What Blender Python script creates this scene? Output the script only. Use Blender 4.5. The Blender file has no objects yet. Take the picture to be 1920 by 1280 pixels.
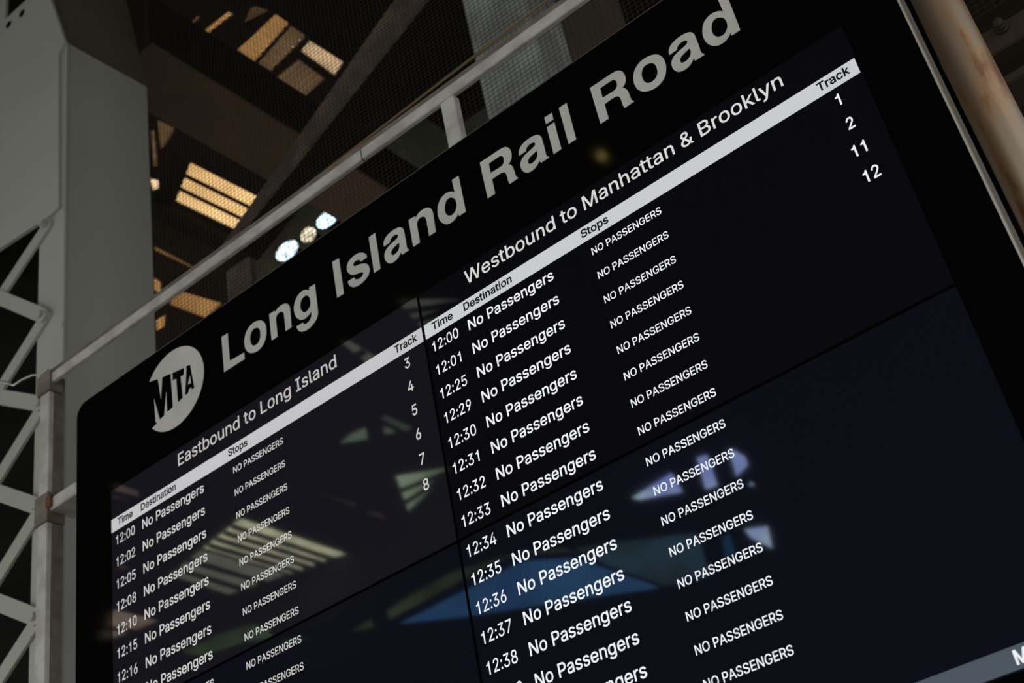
import bpy, bmesh, math, random
from mathutils import Vector, Matrix
from mathutils.geometry import delaunay_2d_cdt
random.seed(7)
S = bpy.context.scene
COL = S.collection

# ------------------------------------------------------------------ camera
FPX = 2508.336                      # focal length in pixels of the 1920 wide frame
UP = 2.978                          # height of the display seam above the concourse floor
RT = Vector((0.76924283, 0.61546615, -0.17165919))      # camera right
DN = Vector((-0.45499865, 0.33901872, -0.82343338))     # camera down
FW = Vector((-0.4485997, 0.71152493, 0.54082399))       # camera forward
EYE = Vector((1.63515205, -2.20338412, -1.3784164 + UP))
cam = bpy.data.cameras.new('camera')
cam.sensor_width = 36.0
cam.lens = FPX * 36.0 / 1920.0
cam.clip_start = 0.05
cam.clip_end = 400
cam.dof.use_dof = True
cam.dof.focus_distance = 2.95
cam.dof.aperture_fstop = 4.5
camo = bpy.data.objects.new('camera', cam)
COL.objects.link(camo)
m = Matrix.Identity(4)
for i in range(3):
    m[i][0] = RT[i]; m[i][1] = -DN[i]; m[i][2] = -FW[i]; m[i][3] = EYE[i]
camo.matrix_world = m
S.camera = camo

# ------------------------------------------------------------------ sky
W = bpy.data.worlds.new('sky')
S.world = W
W.use_nodes = True
nt = W.node_tree
nt.nodes.clear()
wo = nt.nodes.new('ShaderNodeOutputWorld')
wb = nt.nodes.new('ShaderNodeBackground')
tc = nt.nodes.new('ShaderNodeTexCoord')
sx = nt.nodes.new('ShaderNodeSeparateXYZ')
cr = nt.nodes.new('ShaderNodeValToRGB')
dt = nt.nodes.new('ShaderNodeVectorMath'); dt.operation = 'DOT_PRODUCT'
dt.inputs[1].default_value = (-0.45, -0.89, 0.0)            # towards the open, sunlit street
ml = nt.nodes.new('ShaderNodeMapRange')
mx = nt.nodes.new('ShaderNodeMix'); mx.data_type = 'RGBA'
nt.links.new(tc.outputs['Generated'], sx.inputs[0])
nt.links.new(tc.outputs['Generated'], dt.inputs[0])
nt.links.new(dt.outputs['Value'], ml.inputs['Value'])
ml.inputs['From Min'].default_value = -0.3
ml.inputs['From Max'].default_value = 0.9
nt.links.new(ml.outputs[0], mx.inputs['Factor'])
mx.inputs['A'].default_value = (0.032, 0.029, 0.025, 1)      # shaded side of the street
mx.inputs['B'].default_value = (0.40, 0.41, 0.38, 1)         # sunlit side
up = nt.nodes.new('ShaderNodeMix'); up.data_type = 'RGBA'
mz = nt.nodes.new('ShaderNodeMapRange')
mz.inputs['From Min'].default_value = 0.08
mz.inputs['From Max'].default_value = 0.75
nt.links.new(sx.outputs['Z'], mz.inputs['Value'])
nt.links.new(mz.outputs[0], up.inputs['Factor'])
nt.links.new(mx.outputs['Result'], up.inputs['A'])
up.inputs['B'].default_value = (0.92, 0.97, 1.0, 1)          # overhead
nt.links.new(up.outputs['Result'], wb.inputs[0])
wb.inputs[1].default_value = 8.0
nt.links.new(wb.outputs[0], wo.inputs[0])

S.view_settings.view_transform = 'Standard'
S.view_settings.look = 'None'
S.view_settings.exposure = 0.0
S.view_settings.gamma = 1.0
S.view_settings.use_curve_mapping = False
try:
    S.cycles.use_denoising = True
    S.cycles.max_bounces = 8
    S.cycles.sample_clamp_indirect = 6.0
    S.cycles.caustics_reflective = False
    S.cycles.caustics_refractive = False
except Exception:
    pass

# ------------------------------------------------------------------ rays through the survey picture
def ray(u, v):
    return (RT * ((u - 960) / FPX) + DN * ((v - 640) / FPX) + FW).normalized()
def atY(u, v, Y):
    d = ray(u, v); return EYE + d * ((Y - EYE.y) / d.y)
def atX(u, v, X):
    d = ray(u, v); return EYE + d * ((X - EYE.x) / d.x)
def atZ(u, v, Z):
    d = ray(u, v); return EYE + d * ((Z - EYE.z) / d.z)
def bd(u, v):
    p = atY(u, v, 0.0); return (p.x, p.z)
def flip(p):
    return Vector((p.x, -p.y, p.z))

# ------------------------------------------------------------------ materials
def mat(name, col, rough=0.5, metal=0.0, spec=0.5, vary=0.0, vscale=6.0, col2=None, bump=0.0, bscale=60.0,
        emit=None, estr=0.0, ior=1.5, stretch=None):
    M = bpy.data.materials.new(name)
    M.use_nodes = True
    n = M.node_tree
    b = n.nodes['Principled BSDF']
    b.inputs['Base Color'].default_value = (*col, 1)
    b.inputs['Roughness'].default_value = rough
    b.inputs['Metallic'].default_value = metal
    b.inputs['IOR'].default_value = ior
    b.inputs['Specular IOR Level'].default_value = spec
    co = None
    if vary or bump:
        t = n.nodes.new('ShaderNodeTexCoord')
        mp = n.nodes.new('ShaderNodeMapping')
        if stretch: mp.inputs['Scale'].default_value = stretch
        n.links.new(t.outputs['Object'], mp.inputs[0])
        co = mp.outputs[0]
    if vary:
        z = n.nodes.new('ShaderNodeTexNoise')
        z.inputs['Scale'].default_value = vscale
        z.inputs['Detail'].default_value = 6
        n.links.new(co, z.inputs['Vector'])
        r = n.nodes.new('ShaderNodeValToRGB')
        r.color_ramp.elements[0].position = 0.5 - 0.5 * vary * 0.4
        r.color_ramp.elements[1].position = 0.62
        c2 = col2 or tuple(c * 0.7 for c in col)
        r.color_ramp.elements[0].color = (*col, 1)
        r.color_ramp.elements[1].color = (*[a * (1 - vary) + q * vary for a, q in zip(col, c2)], 1)
        n.links.new(z.outputs['Fac'], r.inputs[0])
        n.links.new(r.outputs[0], b.inputs['Base Color'])
    if bump:
        z2 = n.nodes.new('ShaderNodeTexNoise')
        z2.inputs['Scale'].default_value = bscale
        z2.inputs['Detail'].default_value = 3
        n.links.new(co, z2.inputs['Vector'])
        bp = n.nodes.new('ShaderNodeBump')
        bp.inputs['Strength'].default_value = bump
        bp.inputs['Distance'].default_value = 0.01
        n.links.new(z2.outputs['Fac'], bp.inputs['Height'])
        n.links.new(bp.outputs[0], b.inputs['Normal'])
    if emit:
        b.inputs['Emission Color'].default_value = (*emit, 1)
        b.inputs['Emission Strength'].default_value = estr
    return M

def sheet_mat(name, col, vary=0.35, vscale=3.0, col2=None):
    """light passing through a translucent plastic sheet"""
    M = bpy.data.materials.new(name)
    M.use_nodes = True
    n = M.node_tree
    n.nodes.clear()
    o = n.nodes.new('ShaderNodeOutputMaterial')
    t = n.nodes.new('ShaderNodeBsdfTranslucent')
    z = n.nodes.new('ShaderNodeTexNoise')
    z.inputs['Scale'].default_value = vscale
    z.inputs['Detail'].default_value = 4
    tcn = n.nodes.new('ShaderNodeTexCoord')
    n.links.new(tcn.outputs['Object'], z.inputs['Vector'])
    r = n.nodes.new('ShaderNodeValToRGB')
    r.color_ramp.elements[0].position = 0.35
    r.color_ramp.elements[1].position = 0.65
    c2 = col2 or tuple(c * (1 - vary) for c in col)
    r.color_ramp.elements[0].color = (*col, 1)
    r.color_ramp.elements[1].color = (*c2, 1)
    n.links.new(z.outputs['Fac'], r.inputs[0])
    n.links.new(r.outputs[0], t.inputs['Color'])
    n.links.new(t.outputs[0], o.inputs[0])
    return M

def lampmat(name, colr, s):
    M = mat(name, (0.5, 0.5, 0.5), rough=0.4, emit=colr, estr=s)
    n = M.node_tree
    z = n.nodes.new('ShaderNodeTexVoronoi'); z.inputs['Scale'].default_value = 22
    t = n.nodes.new('ShaderNodeTexCoord'); n.links.new(t.outputs['Object'], z.inputs['Vector'])
    r = n.nodes.new('ShaderNodeMapRange'); r.inputs['From Max'].default_value = 0.8
    r.inputs['To Min'].default_value = s * 1.3; r.inputs['To Max'].default_value = s * 0.25
    n.links.new(z.outputs['Distance'], r.inputs['Value'])
    n.links.new(r.outputs[0], n.nodes['Principled BSDF'].inputs['Emission Strength'])
    return M
M_black = mat('black_painted_glass', (0.0015, 0.0015, 0.0015), rough=0.05, spec=0.16)
M_gap = mat('black_rubber_seam', (0.0015, 0.0015, 0.0015), rough=0.9, spec=0.0)
M_lcdL = mat('display_glass_left', (0.003, 0.003, 0.004), rough=0.03, ior=1.7, emit=(0.34, 0.32, 0.50), estr=0.0165)
M_lcdR = mat('display_glass_right', (0.003, 0.003, 0.004), rough=0.03, ior=1.7, emit=(0.22, 0.24, 0.54), estr=0.0042)
M_lcdB = mat('display_glass_lower', (0.003, 0.003, 0.004), rough=0.03, ior=1.7, emit=(0.21, 0.27, 0.62), estr=0.0085)
def glow(name, c, s):
    return mat(name, (0.01, 0.01, 0.01), rough=0.1, emit=c, estr=s)
M_txtR = glow('lit_white_pixels', (0.93, 0.95, 1.0), 0.92)
M_txtL = glow('lit_white_pixels_left', (0.97, 0.95, 0.93), 0.62)
M_headR = glow('lit_heading_pixels', (1.0, 0.99, 0.95), 0.68)
M_headL = glow('lit_heading_pixels_left', (1.0, 0.96, 0.92), 0.52)
M_barR = glow('lit_bar_pixels', (0.92, 0.96, 1.0), 0.62)
M_barL = glow('lit_bar_pixels_left', (0.98, 0.97, 1.0), 0.55)
M_foot = glow('lit_footer_pixels', (0.62, 0.80, 1.0), 0.105)
M_dark = glow('dark_pixels', (0.01, 0.01, 0.012), 0.4)
M_vinyl = mat('silver_vinyl', (0.50, 0.485, 0.47), rough=0.55, vary=0.3, vscale=9, bump=0.02)
M_edge = mat('polished_edge', (0.40, 0.365, 0.32), rough=0.3, metal=0.2)
M_alu = mat('brushed_aluminium', (0.15, 0.13, 0.11), rough=0.65, metal=0.0, spec=0.12, vary=0.3, vscale=20, stretch=(30, 30, 1))
M_cab = mat('black_cabinet_paint', (0.012, 0.012, 0.012), rough=0.5)
M_frame = mat('galvanised_steel_paint', (0.50, 0.485, 0.475), rough=0.45, metal=0.1, vary=0.5, vscale=14, col2=(0.25, 0.22, 0.19), bump=0.05)
M_frame_dk = mat('weathered_channel_paint', (0.16, 0.135, 0.115), rough=0.6, vary=0.6, vscale=18, col2=(0.08, 0.055, 0.04))
M_rust = mat('rust', (0.12, 0.045, 0.02), rough=0.9, vary=0.7, vscale=40, col2=(0.05, 0.02, 0.01))
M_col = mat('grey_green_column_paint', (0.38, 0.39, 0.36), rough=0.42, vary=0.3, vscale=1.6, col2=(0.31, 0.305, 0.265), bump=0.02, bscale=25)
M_colin = mat('column_inner_shade', (0.02, 0.024, 0.02), rough=0.6)  # shade inside the column put into a dark colour
M_haunch = mat('column_head_shade_brown', (0.11, 0.09, 0.068), rough=0.6, vary=0.4, vscale=4)  # column head in shade, put into the brown
M_deck = mat('dark_brown_roof_deck', (0.022, 0.0145, 0.0085), rough=0.85, spec=0.08, vary=0.5, vscale=1.5)
M_beam = mat('dark_beam_and_shade_paint', (0.009, 0.006, 0.004), rough=0.85, spec=0.08, vary=0.4, vscale=2)  # also the painted shade of girder side and brace underside
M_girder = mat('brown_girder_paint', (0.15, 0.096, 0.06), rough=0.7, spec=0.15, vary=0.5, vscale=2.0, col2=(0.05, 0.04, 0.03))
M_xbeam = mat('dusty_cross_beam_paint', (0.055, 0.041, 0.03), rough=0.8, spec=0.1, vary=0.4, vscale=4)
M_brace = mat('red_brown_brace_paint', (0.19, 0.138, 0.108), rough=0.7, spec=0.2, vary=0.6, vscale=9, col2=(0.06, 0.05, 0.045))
M_green = mat('dark_green_panel_paint', (0.034, 0.036, 0.026), rough=0.8, spec=0.1, vary=0.7, vscale=2.2, col2=(0.11, 0.115, 0.085))
M_post = mat('pale_post_paint', (0.40, 0.46, 0.43), rough=0.6, vary=0.8, vscale=5, col2=(0.17, 0.16, 0.15))
M_postdk = mat('brown_post_paint', (0.085, 0.062, 0.052), rough=0.7, vary=0.5, vscale=7)
M_net = mat('netting_twine', (0.03, 0.025, 0.02), rough=0.8, spec=0.1)
M_rope = mat('netting_rope', (0.16, 0.105, 0.05), rough=0.9)
M_wire = mat('galvanised_wire', (0.4, 0.4, 0.38), rough=0.4, metal=0.5)
M_floor = mat("concrete", (0.12, 0.11, 0.10), rough=0.8, vary=0.4, vscale=1.0)
M_rear = mat('rear_wall_paint', (0.06, 0.055, 0.045), rough=0.8, spec=0.1, vary=0.3, vscale=1)
M_arch = mat('olive_arch_paint', (0.55, 0.55, 0.38), rough=0.6, vary=0.3, vscale=3)
M_amber = sheet_mat('amber_lit_wood_sheet', (0.105, 0.052, 0.017), 0.4, 2.5)  # amber tint carries the warmth of sunlit timber
M_amberB = sheet_mat('bright_amber_lit_wood_sheet', (0.42, 0.265, 0.115), 0.45, 1.6, (0.22, 0.125, 0.045))
M_amberD = sheet_mat('dim_amber_lit_wood_sheet', (0.031, 0.018, 0.0085), 0.4, 4)  # dimmer patches of that light, set by a darker sheet colour
M_pale = sheet_mat('pale_lit_wood_sheet', (0.30, 0.20, 0.11), 0.5, 5)
M_pink = sheet_mat('pinkish_roof_sheet', (0.24, 0.17, 0.125), 0.3, 3)
M_clear = sheet_mat('pale_green_roof_sheet', (0.75, 0.72, 0.46), 0.45, 4)
M_clearD = sheet_mat('dimmer_green_roof_sheet', (0.40, 0.50, 0.32), 0.35, 3)  # weaker light of these roof patches is put into the colour
M_dim = sheet_mat('dim_light_roof_sheet', (0.17, 0.17, 0.12), 0.3, 3)  # dimmest light level, set by the sheet colour
def clear_mat(name, c1, c2, sc):
    M = sheet_mat(name, c1, 0, sc, c2)
    n = M.node_tree
    o = [x for x in n.nodes if x.type == 'OUTPUT_MATERIAL'][0]
    r = [x for x in n.nodes if x.type == 'VALTORGB'][0]
    t = n.nodes.new('ShaderNodeBsdfTransparent')
    n.links.new(r.outputs[0], t.inputs['Color']); n.links.new(t.outputs[0], o.inputs[0])
    return M
M_olive2 = sheet_mat('green_roof_film', (0.30, 0.38, 0.24), 0.5, 1.5)
M_olive = sheet_mat('olive_arch_and_roof_film', (0.29, 0.31, 0.205), 0.4, 1.5)
M_tealD = sheet_mat('dull_teal_window_film', (0.22, 0.36, 0.47), 0.4, 0.8, (0.15, 0.17, 0.12))
M_teal = sheet_mat('teal_window_film', (0.16, 0.34, 0.5), 0.3, 1.2)
M_blue = clear_mat('sky_colour_glass', (0.19, 0.34, 0.50), (0.14, 0.25, 0.40), 0.9)  # blue of the open sky put into the pane colour
M_skyb = clear_mat('bright_sky_colour_glass', (0.82, 0.92, 1.0), (0.55, 0.62, 0.95), 3.0)  # brighter sky, its blue likewise put into the pane
M_lampw = lampmat('cool_lamp_glow', (0.60, 0.82, 1.0), 3.6)
M_lampc = lampmat('cream_lamp_glow', (1.0, 0.84, 0.55), 1.4)
M_lampy = mat('yellow_bulb_glow', (0.6, 0.5, 0.2), rough=0.4, emit=(1.0, 0.78, 0.22), estr=5.0)

# rusty galvanised pipe
M_pipe = mat('rusty_galvanised_pipe', (0.30, 0.25, 0.20), rough=0.42, metal=0.35)
n = M_pipe.node_tree
b = n.nodes['Principled BSDF']
t = n.nodes.new('ShaderNodeTexCoord')
mp = n.nodes.new('ShaderNodeMapping'); mp.inputs['Scale'].default_value = (7, 7, 1.6)
z = n.nodes.new('ShaderNodeTexNoise'); z.inputs['Scale'].default_value = 2.6; z.inputs['Detail'].default_value = 8
z.inputs['Roughness'].default_value = 0.65
r = n.nodes.new('ShaderNodeValToRGB')
e = r.color_ramp.elements
e[0].position = 0.45; e[0].color = (0.27, 0.205, 0.15, 1)
e[1].position = 0.66; e[1].color = (0.185, 0.085, 0.035, 1)
x = e.new(0.56); x.color = (0.31, 0.185, 0.10, 1)
n.links.new(t.outputs['Object'], mp.inputs[0]); n.links.new(mp.outputs[0], z.inputs['Vector'])
n.links.new(z.outputs['Fac'], r.inputs[0]); n.links.new(r.outputs[0], b.inputs['Base Color'])

# ------------------------------------------------------------------ object helpers
def link(name, me, ma, parent=None, label=None):
    o = bpy.data.objects.new(name, me)
    COL.objects.link(o)
    if ma: me.materials.append(ma)
    if parent:
        o.parent = parent
        o.matrix_parent_inverse = Matrix.Translation(-parent.location)
    if label: o['label'] = label
    return o
def tag(o, label, cat, group=None):
    o['label'] = label; o['category'] = cat
    if group: o['group'] = group
    return o
def thing(name, loc, label, cat, group=None):
    o = bpy.data.objects.new(name, None)
    o.empty_display_size = 0.1
    COL.objects.link(o); o.location = loc
    return tag(o, label, cat, group)
def struct(o):
    o['kind'] = 'structure'; return o
def mesh(verts, faces, name='m', bevel=0.0, seg=2, smooth=False):
    bm = bmesh.new()
    vs = [bm.verts.new(v) for v in verts]
    for f in faces:
        try: bm.faces.new([vs[i] for i in f])
        except ValueError: pass
    bmesh.ops.recalc_face_normals(bm, faces=bm.faces[:])
    if bevel:
        bmesh.ops.bevel(bm, geom=bm.edges[:], offset=bevel, segments=seg, affect='EDGES', clamp_overlap=True)
    me = bpy.data.meshes.new(name)
    bm.to_mesh(me); bm.free()
    if smooth:
        for p in me.polygons: p.use_smooth = True
    return me
HEX = [(0, 1, 2, 3), (7, 6, 5, 4), (0, 4, 5, 1), (1, 5, 6, 2), (2, 6, 7, 3), (3, 7, 4, 0)]
def box(x0, x1, y0, y1, z0, z1, bevel=0.0):
    return mesh([(x0, y0, z0), (x1, y0, z0), (x1, y1, z0), (x0, y1, z0),
                 (x0, y0, z1), (x1, y0, z1), (x1, y1, z1), (x0, y1, z1)], HEX, bevel=bevel)
def prism(pts, off, bevel=0.0):
    """polygon pts swept by the vector off"""
    pts = [Vector(p) for p in pts]; off = Vector(off); k = len(pts)
    f = [tuple(range(k)), tuple(range(2 * k - 1, k - 1, -1))]
    f += [(i, (i + 1) % k, k + (i + 1) % k, k + i) for i in range(k)]
    return mesh(pts + [p + off for p in pts], f, bevel=bevel)
def bar(a, b, w, h, upv=(0, 0, 1), bevel=0.0):
    a = Vector(a); b = Vector(b); d = (b - a).normalized()
    s = d.cross(Vector(upv)).normalized(); u = s.cross(d)
    q = [(-w / 2, -h / 2), (w / 2, -h / 2), (w / 2, h / 2), (-w / 2, h / 2)]
    return mesh([a + s * i + u * j for i, j in q] + [b + s * i + u * j for i, j in q], HEX, bevel=bevel)
def tube(pts, rad, seg=16, smooth=True):
    pts = [Vector(p) for p in pts]
    vs = []; fs = []
    for i, p in enumerate(pts):
        d = (pts[min(i + 1, len(pts) - 1)] - pts[max(i - 1, 0)]).normalized()
        s = d.orthogonal().normalized() if i == 0 else (s0 - d * s0.dot(d)).normalized()
        s0 = s; u = d.cross(s)
        for k in range(seg):
            a = 2 * math.pi * k / seg
            vs.append(p + (s * math.cos(a) + u * math.sin(a)) * rad)
        if i:
            for k in range(seg):
                fs.append(((i - 1) * seg + k, (i - 1) * seg + (k + 1) % seg, i * seg + (k + 1) % seg, i * seg + k))
    fs.append(tuple(range(seg))); fs.append(tuple(range((len(pts) - 1) * seg, len(pts) * seg)))
    return mesh(vs, fs, smooth=smooth)
def flat(splines, extrude):
    """filled outlines with holes (x, z lists), returned as a mesh in the x-z plane, front towards -y"""
    cu = bpy.data.curves.new('outline', 'CURVE')
    cu.dimensions = '2D'; cu.fill_mode = 'BOTH'; cu.extrude = extrude
    for sp in splines:
        s = cu.splines.new('POLY'); s.points.add(len(sp) - 1)
        for p, (a, b_) in zip(s.points, sp): p.co = (a, b_, 0, 1)
        s.use_cyclic_u = True
    o = bpy.data.objects.new('outline', cu); COL.objects.link(o)
    bpy.context.view_layer.update()
    dg = bpy.context.evaluated_depsgraph_get()
    me = bpy.data.meshes.new_from_object(o.evaluated_get(dg))
    COL.objects.unlink(o); bpy.data.objects.remove(o); bpy.data.curves.remove(cu)
    me.transform(Matrix(((1, 0, 0, 0), (0, 0, -1, 0), (0, 1, 0, 0), (0, 0, 0, 1))))
    me.materials.clear()
    return me
def moved(me, v):
    me.transform(Matrix.Translation(Vector(v))); return me

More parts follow.
